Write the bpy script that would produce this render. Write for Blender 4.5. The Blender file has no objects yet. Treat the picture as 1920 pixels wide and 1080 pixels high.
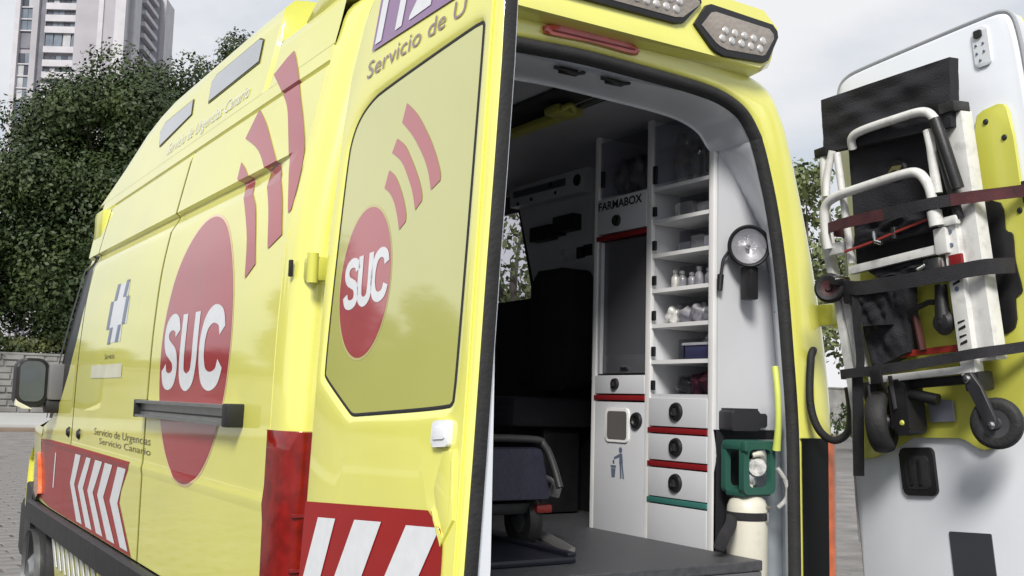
import bpy, bmesh, math, random
import numpy as np
from mathutils import Vector, Matrix
random.seed(7); rng = np.random.default_rng(7)
S = bpy.context.scene
COL = S.collection
R = math.radians

# ------------------------------------------------------------------ camera
cam_d = bpy.data.cameras.new('camera'); cam = bpy.data.objects.new('camera', cam_d); COL.objects.link(cam); S.camera = cam
PITCH, ROLL, YAW = 0.106992, 0.0261037, 0.55756
fw = Vector((math.sin(YAW)*math.cos(PITCH), math.cos(YAW)*math.cos(PITCH), math.sin(PITCH)))
r0 = Vector((math.cos(YAW), -math.sin(YAW), 0)); u0 = r0.cross(fw)
rt = r0*math.cos(ROLL)+u0*math.sin(ROLL); up = u0*math.cos(ROLL)-r0*math.sin(ROLL)
M = Matrix((rt, up, -fw)).transposed().to_4x4(); M.translation = Vector((-1.7203, -2.28918, 1.25))
cam.matrix_world = M
cam_d.sensor_width = 36; cam_d.lens = 1978.86/1920*36; cam_d.clip_start = .05; cam_d.clip_end = 3000

# ------------------------------------------------------------------ sky, sun, exposure
SUN_EL, SUN_AZ = 39, 220          # azimuth clockwise from +Y
w = bpy.data.worlds.new('World'); S.world = w; w.use_nodes = True
nt = w.node_tree; nt.nodes.clear()
N = lambda t: nt.nodes.new(t)
out = N('ShaderNodeOutputWorld'); sky = N('ShaderNodeTexSky'); sky.sky_type = 'NISHITA'; sky.sun_disc = False
sky.sun_elevation = R(SUN_EL); sky.sun_rotation = R(SUN_AZ); sky.air_density = 1.2; sky.dust_density = 2.5
b1 = N('ShaderNodeBackground'); b1.inputs[1].default_value = .11; nt.links.new(sky.outputs[0], b1.inputs[0])
b2 = N('ShaderNodeBackground'); b2.inputs[1].default_value = 1.0
tc = N('ShaderNodeTexCoord'); mp = N('ShaderNodeMapping'); mp.inputs['Scale'].default_value = (1.2, 1.2, 2.6); mp.inputs['Location'].default_value = (.4, 1.3, .2)
nz = N('ShaderNodeTexNoise'); nz.inputs['Scale'].default_value = 1.5; nz.inputs['Detail'].default_value = 7; nz.inputs['Roughness'].default_value = .55
nt.links.new(tc.outputs['Generated'], mp.inputs[0]); nt.links.new(mp.outputs[0], nz.inputs[0])
cr = N('ShaderNodeValToRGB'); cr.color_ramp.elements[0].position = .34; cr.color_ramp.elements[0].color = (.55, .61, .69, 1)
cr.color_ramp.elements[1].position = .6; cr.color_ramp.elements[1].color = (.87, .87, .89, 1)
nt.links.new(nz.outputs[0], cr.inputs[0]); nt.links.new(cr.outputs[0], b2.inputs[0])
rf = N('ShaderNodeMapRange'); rf.inputs[1].default_value = .3; rf.inputs[2].default_value = .5; rf.inputs[3].default_value = .72; rf.inputs[4].default_value = .97
nt.links.new(nz.outputs[0], rf.inputs[0])
mx = N('ShaderNodeMixShader'); nt.links.new(rf.outputs[0], mx.inputs[0]); nt.links.new(b1.outputs[0], mx.inputs[1]); nt.links.new(b2.outputs[0], mx.inputs[2])
nt.links.new(mx.outputs[0], out.inputs[0])
sd = bpy.data.lights.new('sun', 'SUN'); sd.energy = 3.7; sd.angle = R(16); sd.color = (1, .96, .9)
so = bpy.data.objects.new('sun', sd); COL.objects.link(so)
ce = math.cos(R(SUN_EL)); sdir = Vector((math.sin(R(SUN_AZ))*ce, math.cos(R(SUN_AZ))*ce, math.sin(R(SUN_EL))))
so.rotation_euler = sdir.to_track_quat('Z', 'Y').to_euler(); so.location = (-20, -20, 40)
S.view_settings.view_transform = 'Standard'; S.view_settings.look = 'None'; S.view_settings.exposure = .06; S.view_settings.gamma = 1
S.view_settings.use_curve_mapping = False

# ------------------------------------------------------------------ materials
MATS = {}
def mat(name, col, rough=.5, metal=0, coat=0, var=.06, scale=8, bump=0, bscale=60, trans=0, spec=.5, cior=1.5, dirt=None):
    if name in MATS: return MATS[name]
    m = bpy.data.materials.new(name); m.use_nodes = True; t = m.node_tree; p = t.nodes['Principled BSDF']
    p.inputs['Roughness'].default_value = rough; p.inputs['Metallic'].default_value = metal
    p.inputs['Coat Weight'].default_value = coat; p.inputs['Coat Roughness'].default_value = .04; p.inputs['Coat IOR'].default_value = cior
    p.inputs['Specular IOR Level'].default_value = spec; p.inputs['Transmission Weight'].default_value = trans
    g = t.nodes.new('ShaderNodeTexCoord'); n = t.nodes.new('ShaderNodeTexNoise'); n.inputs['Scale'].default_value = scale; n.inputs['Detail'].default_value = 6
    t.links.new(g.outputs['Object'], n.inputs[0])
    c = t.nodes.new('ShaderNodeValToRGB'); e = c.color_ramp.elements
    lo = tuple(max(0, x*(1-var)) for x in col); hi = tuple(min(1, x*(1+var)) for x in col)
    e[0].position = .3; e[0].color = (*lo, 1); e[1].position = .7; e[1].color = (*hi, 1)
    t.links.new(n.outputs[0], c.inputs[0]); src = c.outputs[0]
    if dirt:
        d = t.nodes.new('ShaderNodeTexNoise'); d.inputs['Scale'].default_value = dirt[1]; d.inputs['Detail'].default_value = 9; d.inputs['Roughness'].default_value = .65
        t.links.new(g.outputs['Object'], d.inputs[0])
        q = t.nodes.new('ShaderNodeMapRange'); q.inputs[1].default_value = .52; q.inputs[2].default_value = .75; q.inputs[3].default_value = 0; q.inputs[4].default_value = dirt[2]
        t.links.new(d.outputs[0], q.inputs[0])
        x = t.nodes.new('ShaderNodeMixRGB'); t.links.new(q.outputs[0], x.inputs[0]); t.links.new(src, x.inputs[1]); x.inputs[2].default_value = (*dirt[0], 1)
        src = x.outputs[0]
    t.links.new(src, p.inputs['Base Color'])
    rm = t.nodes.new('ShaderNodeMapRange'); rm.inputs[3].default_value = max(0, rough*.8); rm.inputs[4].default_value = min(1, rough*1.25)
    t.links.new(n.outputs[0], rm.inputs[0]); t.links.new(rm.outputs[0], p.inputs['Roughness'])
    if bump:
        k = t.nodes.new('ShaderNodeTexNoise'); k.inputs['Scale'].default_value = bscale; k.inputs['Detail'].default_value = 4
        t.links.new(g.outputs['Object'], k.inputs[0]); bb = t.nodes.new('ShaderNodeBump'); bb.inputs['Strength'].default_value = bump; bb.inputs['Distance'].default_value = .01
        t.links.new(k.outputs[0], bb.inputs['Height']); t.links.new(bb.outputs[0], p.inputs['Normal'])
    MATS[name] = m; return m
YEL = mat('yellow_paint', (.80, .785, .165), .38, 0, 1, .03, 3, .012, 5, cior=1.75, dirt=((.60, .58, .30), 2.6, .2))
YELP = mat('yellow_panel', (.60, .60, .10), .4, 0, .4, .04, 6)
VIN = mat('yellow_window_vinyl', (.52, .525, .15), .2, 0, 1, .04, 2, .01, 4, cior=2.2)
RED = mat('red_vinyl', (.30, .004, .004), .35, 0, .4, .08, 5, spec=.3)
CRIM = mat('crimson_vinyl', (.36, .008, .014), .3, 0, .8, .06, 5, cior=1.6)
OUTL = mat('pale_outline_vinyl', (.80, .58, .36), .3, 0, .6)
WVIN = mat('white_reflective_vinyl', (.72, .74, .77), .35, 0, .5, .04, 40)
PURP = mat('purple_vinyl', (.26, .15, .30), .35, 0, .6)
OLIV = mat('dark_lettering', (.13, .10, .05), .4, 0, .4)
GREYV = mat('grey_blue_vinyl', (.12, .15, .22), .35, 0, .5)
PALEV = mat('pale_grey_vinyl', (.74, .74, .58), .35, 0, .5)
WHT = mat('white_door_paint', (.72, .75, .80), .32, 0, .4, .03, 4, dirt=((.55, .57, .58), 3, .18))
LIN = mat('white_interior_laminate', (.61, .62, .65), .4, 0, .15, .03, 5, dirt=((.5, .5, .52), 4, .15))
TRIM = mat('pale_edge_trim', (.80, .80, .80), .4)
SHELF = mat('grey_white_interior', (.50, .51, .54), .5)
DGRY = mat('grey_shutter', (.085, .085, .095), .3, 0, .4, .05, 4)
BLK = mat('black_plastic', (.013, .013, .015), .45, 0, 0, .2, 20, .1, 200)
RUB = mat('black_rubber', (.018, .018, .019), .65, 0, 0, .25, 25, .2, 120)
GLB = mat('dark_glass', (.006, .007, .008), .3, 0, 0, spec=.25)
BLKF = mat('black_fabric', (.016, .016, .021), .8, 0, 0, .35, 14, .5, 260)
STRP = mat('dark_webbing', (.022, .021, .025), .75, 0, 0, .3, 40, .6, 500)
MARO = mat('maroon_webbing', (.075, .02, .024), .75, 0, 0, .35, 25, .6, 500)
REDD = mat('dark_red_stripe', (.22, .012, .015), .4)
GRNS = mat('green_stripe', (.04, .16, .14), .4)
WTUB = mat('white_enamel', (.72, .72, .70), .3, 0, .5, .04, 30, dirt=((.25, .24, .22), 22, .5))
ALU = mat('aluminium', (.36, .37, .37), .35, .85, 0, .1, 20)
STEEL = mat('bright_steel', (.62, .62, .62), .22, 1, 0, .1, 30)
LENSR = mat('red_lens', (.20, .006, .004), .15, 0, .5, .32, 30)
LENSB = mat('brake_lens', (.48, .06, .04), .2, 0, 1, .15, 20)
LENSO = mat('orange_lens', (.75, .16, .04), .2, 0, 1, .3, 18)
FLOORM = mat('grey_vinyl_floor', (.062, .064, .071), .5, 0, 0, .25, 60, .2, 300)
NAVY = mat('navy_mattress', (.026, .025, .048), .55, 0, 0, .2, 12, .3, 60)
GREEN = mat('green_plastic', (.028, .105, .078), .4)
CREAM = mat('cream_cylinder_paint', (.68, .66, .56), .35, 0, .5, .05, 9, dirt=((.4, .38, .3), 16, .35))
PACK = mat('clear_packaging', (.52, .52, .50), .2, 0, .7, .25, 30, .6, 60)
WINE = mat('wine_red_bag', (.085, .012, .022), .5, 0, 0, .5, 30, .6, 90)
BLUEB = mat('blue_box', (.07, .075, .16), .4)
def lens_mat():
    m = mat('lamp_lens', (.24, .21, .18), .2, 0, 1, .25, 9)
    t = m.node_tree; p = t.nodes['Principled BSDF']
    v = t.nodes.new('ShaderNodeTexVoronoi'); v.inputs['Scale'].default_value = 75
    g = t.nodes.new('ShaderNodeTexCoord'); t.links.new(g.outputs['Object'], v.inputs[0])
    b = t.nodes.new('ShaderNodeBump'); b.inputs['Strength'].default_value = .22; b.inputs['Distance'].default_value = .008
    t.links.new(v.outputs[0], b.inputs['Height']); t.links.new(b.outputs[0], p.inputs['Normal']); return m
LENS = lens_mat()
def acrylic():
    m = bpy.data.materials.new('smoked_acrylic'); m.use_nodes = True; t = m.node_tree; t.nodes.clear()
    o = t.nodes.new('ShaderNodeOutputMaterial'); g = t.nodes.new('ShaderNodeBsdfGlossy'); g.inputs['Roughness'].default_value = .08; g.inputs[0].default_value = (.8, .8, .85, 1)
    tr = t.nodes.new('ShaderNodeBsdfTransparent'); tr.inputs[0].default_value = (.82, .82, .86, 1)
    x = t.nodes.new('ShaderNodeMixShader'); x.inputs[0].default_value = .10; t.links.new(tr.outputs[0], x.inputs[1]); t.links.new(g.outputs[0], x.inputs[2]); t.links.new(x.outputs[0], o.inputs[0])
    return m
ACR = acrylic()

# ------------------------------------------------------------------ mesh helpers
def W(a, b, c): return Vector((a, b, c))
class B:
    def __init__(s): s.bm = bmesh.new()
    def face(s, vs):
        try: return s.bm.faces.new(vs)
        except ValueError: return None
    def grid(s, P, cu=False):       # P[i][j] points
        V = [[s.bm.verts.new(p) for p in r] for r in P]
        for i in range(len(V)-1):
            n = len(V[0])
            for j in range(n if cu else n-1): s.face((V[i][j], V[i+1][j], V[i+1][(j+1) % n], V[i][(j+1) % n]))
        return V
    def box(s, a, b, fr=W, bev=0):
        t = bmesh.new(); vs = []
        for x in (a[0], b[0]):
            for y in (a[1], b[1]):
                for z in (a[2], b[2]): vs.append(t.verts.new(fr(x, y, z)))
        for f in ((0,1,3,2),(4,6,7,5),(0,4,5,1),(2,3,7,6),(0,2,6,4),(1,5,7,3)): t.faces.new([vs[i] for i in f])
        if bev: bmesh.ops.bevel(t, geom=list(t.edges), offset=bev, segments=2, affect='EDGES', profile=.6)
        bmesh.ops.recalc_face_normals(t, faces=t.faces); s.add(t); return s
    def add(s, t):
        mp = {v: s.bm.verts.new(v.co) for v in t.verts}
        for f in t.faces: s.face([mp[v] for v in f.verts])
        t.free()
    def prism(s, poly, d0, d1, fr, bev=0):     # polygon in (a,b), depth c
        t = bmesh.new()
        v0 = [t.verts.new(fr(a, b, d0)) for a, b in poly]; v1 = [t.verts.new(fr(a, b, d1)) for a, b in poly]; n = len(poly)
        f0 = t.faces.new(v0); f1 = t.faces.new(v1)
        for i in range(n): t.faces.new((v0[i], v0[(i+1) % n], v1[(i+1) % n], v1[i]))
        if bev:
            ed = list(f1.edges); bmesh.ops.bevel(t, geom=ed, offset=bev, segments=2, affect='EDGES', profile=.6)
        bmesh.ops.recalc_face_normals(t, faces=t.faces)
        for f in t.faces: f.normal_update()
        big = [f for f in t.faces if len(f.verts) > 4]
        if big: bmesh.ops.triangulate(t, faces=big)
        bmesh.ops.recalc_face_normals(t, faces=t.faces); s.add(t); return s
    def tube(s, pts, r, n=10, sm=0, flat=1, closed=False):
        pts = [Vector(p) for p in pts]
        if sm:
            k0 = len(pts); pts = catmull(pts, sm, closed)
            if isinstance(r, (list, tuple)): r = [float(np.interp(i/sm, range(k0), r)) for i in range(len(pts))]
        L = len(pts); rings = []; nr = None
        for i, p in enumerate(pts):
            if closed: t = pts[(i+1) % L]-pts[i-1]
            else: t = pts[min(i+1, L-1)]-pts[max(i-1, 0)]
            t.normalize()
            if nr is None: nr = t.orthogonal().normalized()
            else:
                nr = (nr - t*nr.dot(t)); nr = nr.normalized() if nr.length > 1e-6 else t.orthogonal().normalized()
            b = t.cross(nr); rr = r[i] if isinstance(r, (list, tuple)) else r
            rings.append([p+(nr*math.cos(a)+b*math.sin(a)*flat)*rr for a in [2*math.pi*k/n for k in range(n)]])
        if closed: rings.append(rings[0])
        V = s.grid(rings, True)
        if not closed: s.face(V[0][::-1]); s.face(V[-1])
        return s
    def cyl(s, p0, p1, r0, r1=None, n=20, bev=0):
        p0, p1 = Vector(p0), Vector(p1); r1 = r0 if r1 is None else r1
        if bev:
            d = (p1-p0).normalized()*bev
            return s.tube([p0, p0+d*.3, p0+d, p1-d, p1-d*.3, p1], [r0-bev, r0-bev*.25, r0, r1, r1-bev*.25, r1-bev], n)
        return s.tube([p0, p1], [r0, r1], n)
    def lathe(s, prof, n=24, o=(0,0,0), ax=(0,0,1)):
        o = Vector(o); ax = Vector(ax).normalized(); e = ax.orthogonal().normalized(); f = ax.cross(e)
        s.grid([[o+ax*z+(e*math.cos(2*math.pi*k/n)+f*math.sin(2*math.pi*k/n))*r for k in range(n)] for r, z in prof], True); return s
    def ribbon(s, pts, wd, fr=None, th=.003):   # pts: (point, width direction vector)
        T = []
        for i, (p, d) in enumerate(pts):
            T.append((Vector(p), Vector(d).normalized()))
        r = []
        for i, (p, d) in enumerate(T):
            t = (T[min(i+1, len(T)-1)][0]-T[max(i-1, 0)][0]).normalized(); nn = t.cross(d).normalized()
            h = d*wd/2; r.append([p-h-nn*th/2, p+h-nn*th/2, p+h+nn*th/2, p-h+nn*th/2])
        V = s.grid(r, True); s.face(V[0][::-1]); s.face(V[-1]); return s
    def mk(s, name, m, parent=None, ang=38, recalc=True):
        if recalc: bmesh.ops.recalc_face_normals(s.bm, faces=s.bm.faces)
        me = bpy.data.meshes.new(name); s.bm.to_mesh(me); s.bm.free(); return link(name, me, m, parent, ang)
def link(name, me, m, parent=None, ang=38):
    for x in (m if isinstance(m, (list, tuple)) else [m]): me.materials.append(x)
    if ang:
        me.polygons.foreach_set('use_smooth', [True]*len(me.polygons)); me.set_sharp_from_angle(angle=R(ang))
    o = bpy.data.objects.new(name, me); COL.objects.link(o)
    if parent: par(o, parent)
    return o
ROOTM = {}
def par(o, p):
    o.parent = p; o.matrix_parent_inverse = ROOTM.get(p.name, Matrix.Identity(4))
def tag(o, label=None, cat=None, group=None, kind=None):
    if label: o['label'] = label
    if cat: o['category'] = cat
    if group: o['group'] = group
    if kind: o['kind'] = kind
    return o
def thing(name, loc, label, cat, group=None):
    o = bpy.data.objects.new(name, None); COL.objects.link(o); o.location = loc; o.empty_display_size = .2
    ROOTM[o.name] = Matrix.Translation(-Vector(loc)); return tag(o, label, cat, group)
def catmull(pts, k, closed=False):
    P = [Vector(p) for p in pts]; n = len(P); out = []
    for i in range(n if closed else n-1):
        a, b, c, d = (P[(i-1) % n], P[i], P[(i+1) % n], P[(i+2) % n]) if closed else (P[max(i-1, 0)], P[i], P[i+1], P[min(i+2, n-1)])
        for j in range(k):
            t = j/k; out.append(.5*((2*b)+(c-a)*t+(2*a-5*b+4*c-d)*t*t+(3*b-3*c+d-a)*t**3))
    if not closed: out.append(P[-1])
    return out
def cm2(pts, k, closed=False): return [(v.x, v.y) for v in catmull([(a, b, 0) for a, b in pts], k, closed)]
def soft(P, k=4, lim=50):          # curve through the points, sharp corners kept
    n = len(P); V_ = [Vector((a, b)) for a, b in P]; o = []
    sharp = [math.degrees((V_[i]-V_[i-1]).angle(V_[(i+1) % n]-V_[i], 0)) > lim for i in range(n)]
    for i in range(n):
        b, c = V_[i], V_[(i+1) % n]; a = b if sharp[i] else V_[i-1]; d = c if sharp[(i+1) % n] else V_[(i+2) % n]
        for j in range(k):
            t = j/k; q = .5*((2*b)+(c-a)*t+(2*a-5*b+4*c-d)*t*t+(3*b-3*c+d-a)*t**3); o.append((q.x, q.y))
    return o
def ell(cx, cy, rx, ry, n=64): return [(cx+rx*math.cos(2*math.pi*i/n), cy+ry*math.sin(2*math.pi*i/n)) for i in range(n)]
def rrect(x0, y0, x1, y1, r, n=5):
    p = []
    for cx, cy, a in ((x1-r, y1-r, 0), (x0+r, y1-r, 90), (x0+r, y0+r, 180), (x1-r, y0+r, 270)):
        for i in range(n+1): t = R(a+90*i/n); p.append((cx+r*math.cos(t), cy+r*math.sin(t)))
    return p
GLYPH = {'S': [(.85,.74),(.76,.87),(.5,.92),(.25,.86),(.17,.72),(.27,.58),(.5,.5),(.73,.42),(.83,.27),(.75,.12),(.5,.07),(.25,.12),(.14,.27)],
         'U': [(.16,1),(.16,.6),(.16,.35),(.24,.14),(.5,.06),(.76,.14),(.84,.35),(.84,.6),(.84,1)],
         'C': [(.88,.70),(.78,.87),(.52,.93),(.28,.84),(.17,.66),(.15,.5),(.17,.33),(.29,.14),(.53,.07),(.78,.13),(.88,.29)]}
def glyph_polys(ch, x0, x1, y0, y1, wd):     # quads of a thick stroke
    P = cm2(GLYPH[ch], 5); w_, h_ = x1-x0, y1-y0; Q = [(x0+a*w_, y0+b*h_) for a, b in P]; L = []
    for i, q in enumerate(Q):
        a, b = Q[max(i-1, 0)], Q[min(i+1, len(Q)-1)]; tx, ty = b[0]-a[0], b[1]-a[1]; l = math.hypot(tx, ty); nx, ny = -ty/l, tx/l
        L.append(((q[0]+nx*wd/2, q[1]+ny*wd/2), (q[0]-nx*wd/2, q[1]-ny*wd/2)))
    return [[L[i][0], L[i][1], L[i+1][1], L[i+1][0]] for i in range(len(L)-1)]
def text_mesh(txt, bold=0, shear=0):         # triangles of flat lettering, in units of its own width/height
    cu = bpy.data.curves.new('txt', 'FONT'); cu.body = txt; cu.offset = bold; cu.shear = shear; cu.resolution_u = 3
    o = bpy.data.objects.new('txt', cu); COL.objects.link(o); dg = bpy.context.evaluated_depsgraph_get()
    me = bpy.data.meshes.new_from_object(o.evaluated_get(dg)); bpy.data.objects.remove(o); bpy.data.curves.remove(cu)
    V = [(v.co.x, v.co.y) for v in me.vertices]; F = [list(p.vertices) for p in me.polygons]; bpy.data.meshes.remove(me)
    return V, F
def put_text(txt, fr, x0, y0, width, height, d, name, m, parent, bold=0, shear=0, fix=None):
    V, F = text_mesh(txt, bold, shear); mx_ = max(v[0] for v in V); mn = min(v[0] for v in V)
    s = width/(mx_-mn); sy = height/.73
    b = B(); vs = [b.bm.verts.new(fr(x0+(a-mn)*s, y0+c*sy, d)) for a, c in V]
    for f in F: b.face([vs[i] for i in f])
    o = b.mk(name, m, parent, 0, False); o['kind'] = 'stuff'; return o

# ------------------------------------------------------------------ frames of the two open rear doors
OL, EL, VL, NL = Vector((-.85,0,1.3)), Vector((.03616159,-.99696466,.06894788)), Vector((.06894788,.07131756,.99506783)), Vector((-.99696466,-.03122942,.07131756))
OR, ER, VR, NR = Vector((.85,0,1.3)), Vector((-.06734865,-.99549636,.06671693)), Vector((-.06671693,.07121252,.99522743)), Vector((-.99549636,.06257608,-.07121252))
def FL(u, v, d): return OL+EL*u+VL*v+NL*d
def FR(u, v, d): return OR+ER*u+VR*v+NR*d
def FX(x): return lambda y, z, d: Vector((x-d, y, z))        # faces -x
def FY(y): return lambda x, z, d: Vector((x, y-d, z))        # faces -y

# ------------------------------------------------------------------ ground and street
GRD = mat('pale_street_paving', (.15, .142, .135), .8, 0, 0, .25, .6, .3, 8, dirt=((.13, .11, .09), .35, .6))
COBM = mat('grey_cobble_stone', (.18, .172, .165), .75, 0, 0, .3, 2.3, .6, 40, dirt=((.15, .12, .10), 1.1, .6))
ROADM = mat('pale_concrete_road', (.42, .42, .41), .8, 0, 0, .1, .5, .2, 10)
DIRTM = mat('brown_verge', (.17, .12, .08), .9, 0, 0, .3, .8, .4, 10)
STONEW = mat('grey_wall_stone', (.21, .205, .195), .85, 0, 0, .35, .9, .6, 6)
b = B(); b.grid([[(x, y, 0) for x in (-600, -60, 0, 60, 600)] for y in (-600, -40, 0, 40, 900)]); g = b.mk('ground', GRD, None, 0); tag(g, 'grey paved ground around the parked ambulance', kind='structure')
b = B(); b.box((-90, 31.5, .004), (110, 34.5, .02)); tag(b.mk('verge', DIRTM, None, 0), 'brown dirt verge before the pale road', kind='structure')
b = B(); b.box((-90, 34.8, .004), (110, 57, .03)); tag(b.mk('road', ROADM, None, 0), 'pale concrete road in front of the stone wall', kind='structure')
b = B(); b.box((-90, 34.5, 0), (110, 34.8, .13), W, .02); tag(b.mk('kerb', ROADM, None), 'pale kerb along the concrete road', kind='structure')
ASPH = mat('unseen_dark_asphalt', (.042, .041, .042), .85, 0, 0, .3, .8, .5, 90, dirt=((.075, .07, .065), .5, .5))  # unseen dark ground, added to deepen reflections in the van side and cut bounce
b = B(); b.grid([[(x, y, .003) for x in (-14, -6, 0, 1.6)] for y in (-12, -4, 0, 4.9)]); tag(b.mk('asphalt', ASPH, None, 0), 'dark asphalt ground out of view, added to darken reflections in the ambulance', kind='structure')
# cobbles: the strip seen past the front of the van is laid stone by stone, the rest is one mass
def cobble_mesh(k):
    b = B(); a, c, h = .135, .085, .022
    j = lambda: random.uniform(-.006, .006)
    base = [(-a, -c), (a, -c), (a, c), (-a, c)]
    r0 = [b.bm.verts.new((x, y, 0)) for x, y in base]; r1 = [b.bm.verts.new((x+j(), y+j(), h*.6)) for x, y in base]
    r2 = [b.bm.verts.new((x*.86+j(), y*.8+j(), h+j()*.4)) for x, y in base]
    for i in range(4): b.face((r0[i], r0[(i+1) % 4], r1[(i+1) % 4], r1[i])); b.face((r1[i], r1[(i+1) % 4], r2[(i+1) % 4], r2[i]))
    b.face(r2); me = bpy.data.meshes.new('cobble'); bmesh.ops.recalc_face_normals(b.bm, faces=b.bm.faces); b.bm.to_mesh(me); b.bm.free(); me.materials.append(COBM); return me
CM = [cobble_mesh(k) for k in range(6)]
spots = []
row = 0; y = -5.0
while y < 31:
    x = -8 + (row % 2)*.14
    while x < 15:
        if x > 1.7 or y > 5.0: spots.append((x+random.uniform(-.01, .01), y+random.uniform(-.008, .008), random.uniform(-.05, .05)))
        x += .285
    y += .185; row += 1
def lane(p):
    t = (p[1]-5.5)/(27.7-5.5); cx = -.6+t*2.75
    return abs(p[0]-cx)*(1 if p[1] > 5 else 9)+max(0, p[1]-5.4)*.05+(9 if p[1] < 5 else 0)
spots.sort(key=lane)
for i, (x, y, a) in enumerate(spots[:300]):
    o = bpy.data.objects.new('cobble', CM[i % 6]); COL.objects.link(o); o.parent = g; o.location = (x, y, .002); o.rotation_euler = (0, 0, a)
rest = spots[300:]
tv = []; tf = []
cv = [np.array([v.co for v in m.vertices]) for m in CM]; cf = [[list(p.vertices) for p in m.polygons] for m in CM]
n0 = 0
for i, (x, y, a) in enumerate(rest):
    v = cv[i % 6]; ca, sa = math.cos(a), math.sin(a)
    tv.append(np.stack([v[:, 0]*ca-v[:, 1]*sa+x, v[:, 0]*sa+v[:, 1]*ca+y, v[:, 2]+.002], 1)); tf += [[q+n0 for q in f] for f in cf[i % 6]]; n0 += len(v)
me = bpy.data.meshes.new('cobbles'); me.from_pydata(np.concatenate(tv).tolist(), [], tf); o = link('cobbles', me, COBM, None, 0)
tag(o, 'grey cobblestones covering the yard around the van', kind='stuff')
# stone retaining wall with fringe
wl = thing('stone_wall', (10, 58, 0), 'long grey stone retaining wall below the trees', 'wall')
b = B(); b.box((-80, 58.1, 0), (100, 59.2, 3.0)); b.mk('wall_core', STONEW, wl, 0)
sv = []; sf = []; k = 0
for r_ in range(9):
    x = -8+random.uniform(0, .6)
    while x < 30:
        l = random.uniform(.5, 1.1); h = .3; z = r_*.34
        bb = [(x, 58.1, z), (x+l-.05, 58.1, z), (x+l-.05, 58.1, z+h), (x, 58.1, z+h)]
        d = random.uniform(.05, .14); ff = [(p[0]+(.05 if i in (0, 3) else -.05), 58.1-d, p[2]+(.04 if i < 2 else -.04)) for i, p in enumerate(bb)]
        if 3 < x < 10:
            me = bpy.data.meshes.new('stone'); me.from_pydata(bb+ff, [], [[4, 5, 6, 7]]+[[i, (i+1) % 4, 4+(i+1) % 4, 4+i] for i in range(4)]); link('stone', me, STONEW, wl, 0); x += l; continue
        sv += bb+ff; sf += [[k+4, k+5, k+6, k+7]]+[[k+i, k+(i+1) % 4, k+4+(i+1) % 4, k+4+i] for i in range(4)]; k += 8; x += l
me = bpy.data.meshes.new('stones'); me.from_pydata(sv, [], sf); o = link('stones', me, STONEW, wl, 0); o['kind'] = 'stuff'
b = B(); b.box((-80, 58.0, 3.0), (100, 59.3, 3.12), W, .03); b.mk('coping', STONEW, wl, 0)

# ------------------------------------------------------------------ foliage
def leafmat(name, c1, c2, sc):
    m = bpy.data.materials.new(name); m.use_nodes = True; t = m.node_tree; p = t.nodes['Principled BSDF']; p.inputs['Roughness'].default_value = .55
    p.inputs['Specular IOR Level'].default_value = .35
    g = t.nodes.new('ShaderNodeTexCoord'); n = t.nodes.new('ShaderNodeTexNoise'); n.inputs['Scale'].default_value = sc; n.inputs['Detail'].default_value = 5
    t.links.new(g.outputs['Object'], n.inputs[0]); c = t.nodes.new('ShaderNodeValToRGB'); e = c.color_ramp.elements
    e[0].position = .35; e[0].color = (*c1, 1); e[1].position = .68; e[1].color = (*c2, 1)
    t.links.new(n.outputs[0], c.inputs[0]); t.links.new(c.outputs[0], p.inputs['Base Color']); return m
LEAF = leafmat('dark_fig_leaves', (.018, .034, .010), (.054, .080, .022), .45)
LEAF2 = leafmat('light_leaves', (.075, .10, .035), (.19, .22, .09), .9)
BARK = mat('grey_bark', (.10, .085, .07), .9, 0, 0, .3, 5, .8, 20)
def leaves(name, blobs, n, size, m, parent=None, up_=.25):
    ctr = np.array([x[:3] for x in blobs]); rad = np.array([x[3] for x in blobs]); p = rad**2; p /= p.sum()
    k = rng.choice(len(blobs), n, p=p); d = rng.normal(size=(n, 3)); d /= np.linalg.norm(d, axis=1)[:, None]
    rr = rad[k]*(1-.42*rng.random(n)**1.6)*(1+.1*rng.normal(size=n)); sq = np.array([1, 1, .85])
    P = ctr[k]+d*rr[:, None]*sq
    nn = d+rng.normal(size=(n, 3))*.42; nn[:, 2] += up_; nn /= np.linalg.norm(nn, axis=1)[:, None]
    a = np.cross(nn, rng.normal(size=(n, 3))); a /= np.linalg.norm(a, axis=1)[:, None]; b_ = np.cross(nn, a)
    L = size*(.6+.8*rng.random(n))[:, None]; Wd = L*.55
    V = np.stack([P-a*L, P+b_*Wd-nn*L*.12, P+a*L, P-b_*Wd-nn*L*.12], 1).reshape(-1, 3)
    me = bpy.data.meshes.new(name); me.vertices.add(4*n); me.vertices.foreach_set('co', V.ravel())
    me.loops.add(4*n); me.loops.foreach_set('vertex_index', np.arange(4*n)); me.polygons.add(n)
    me.polygons.foreach_set('loop_start', np.arange(n)*4); me.update(calc_edges=True)
    return link(name, me, m, parent, 0)
def crown_blobs(c, r, n, br, fill=.35):
    o = []
    for i in range(n):
        d = rng.normal(size=3); d /= np.linalg.norm(d)
        if d[2] < -.75: d[2] *= .4
        q = (fill+(1-fill)*rng.random()**.5)
        o.append((c[0]+d[0]*r[0]*q, c[1]+d[1]*r[1]*q, c[2]+d[2]*r[2]*q, br*(.6+.8*rng.random())))
    return o
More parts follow.
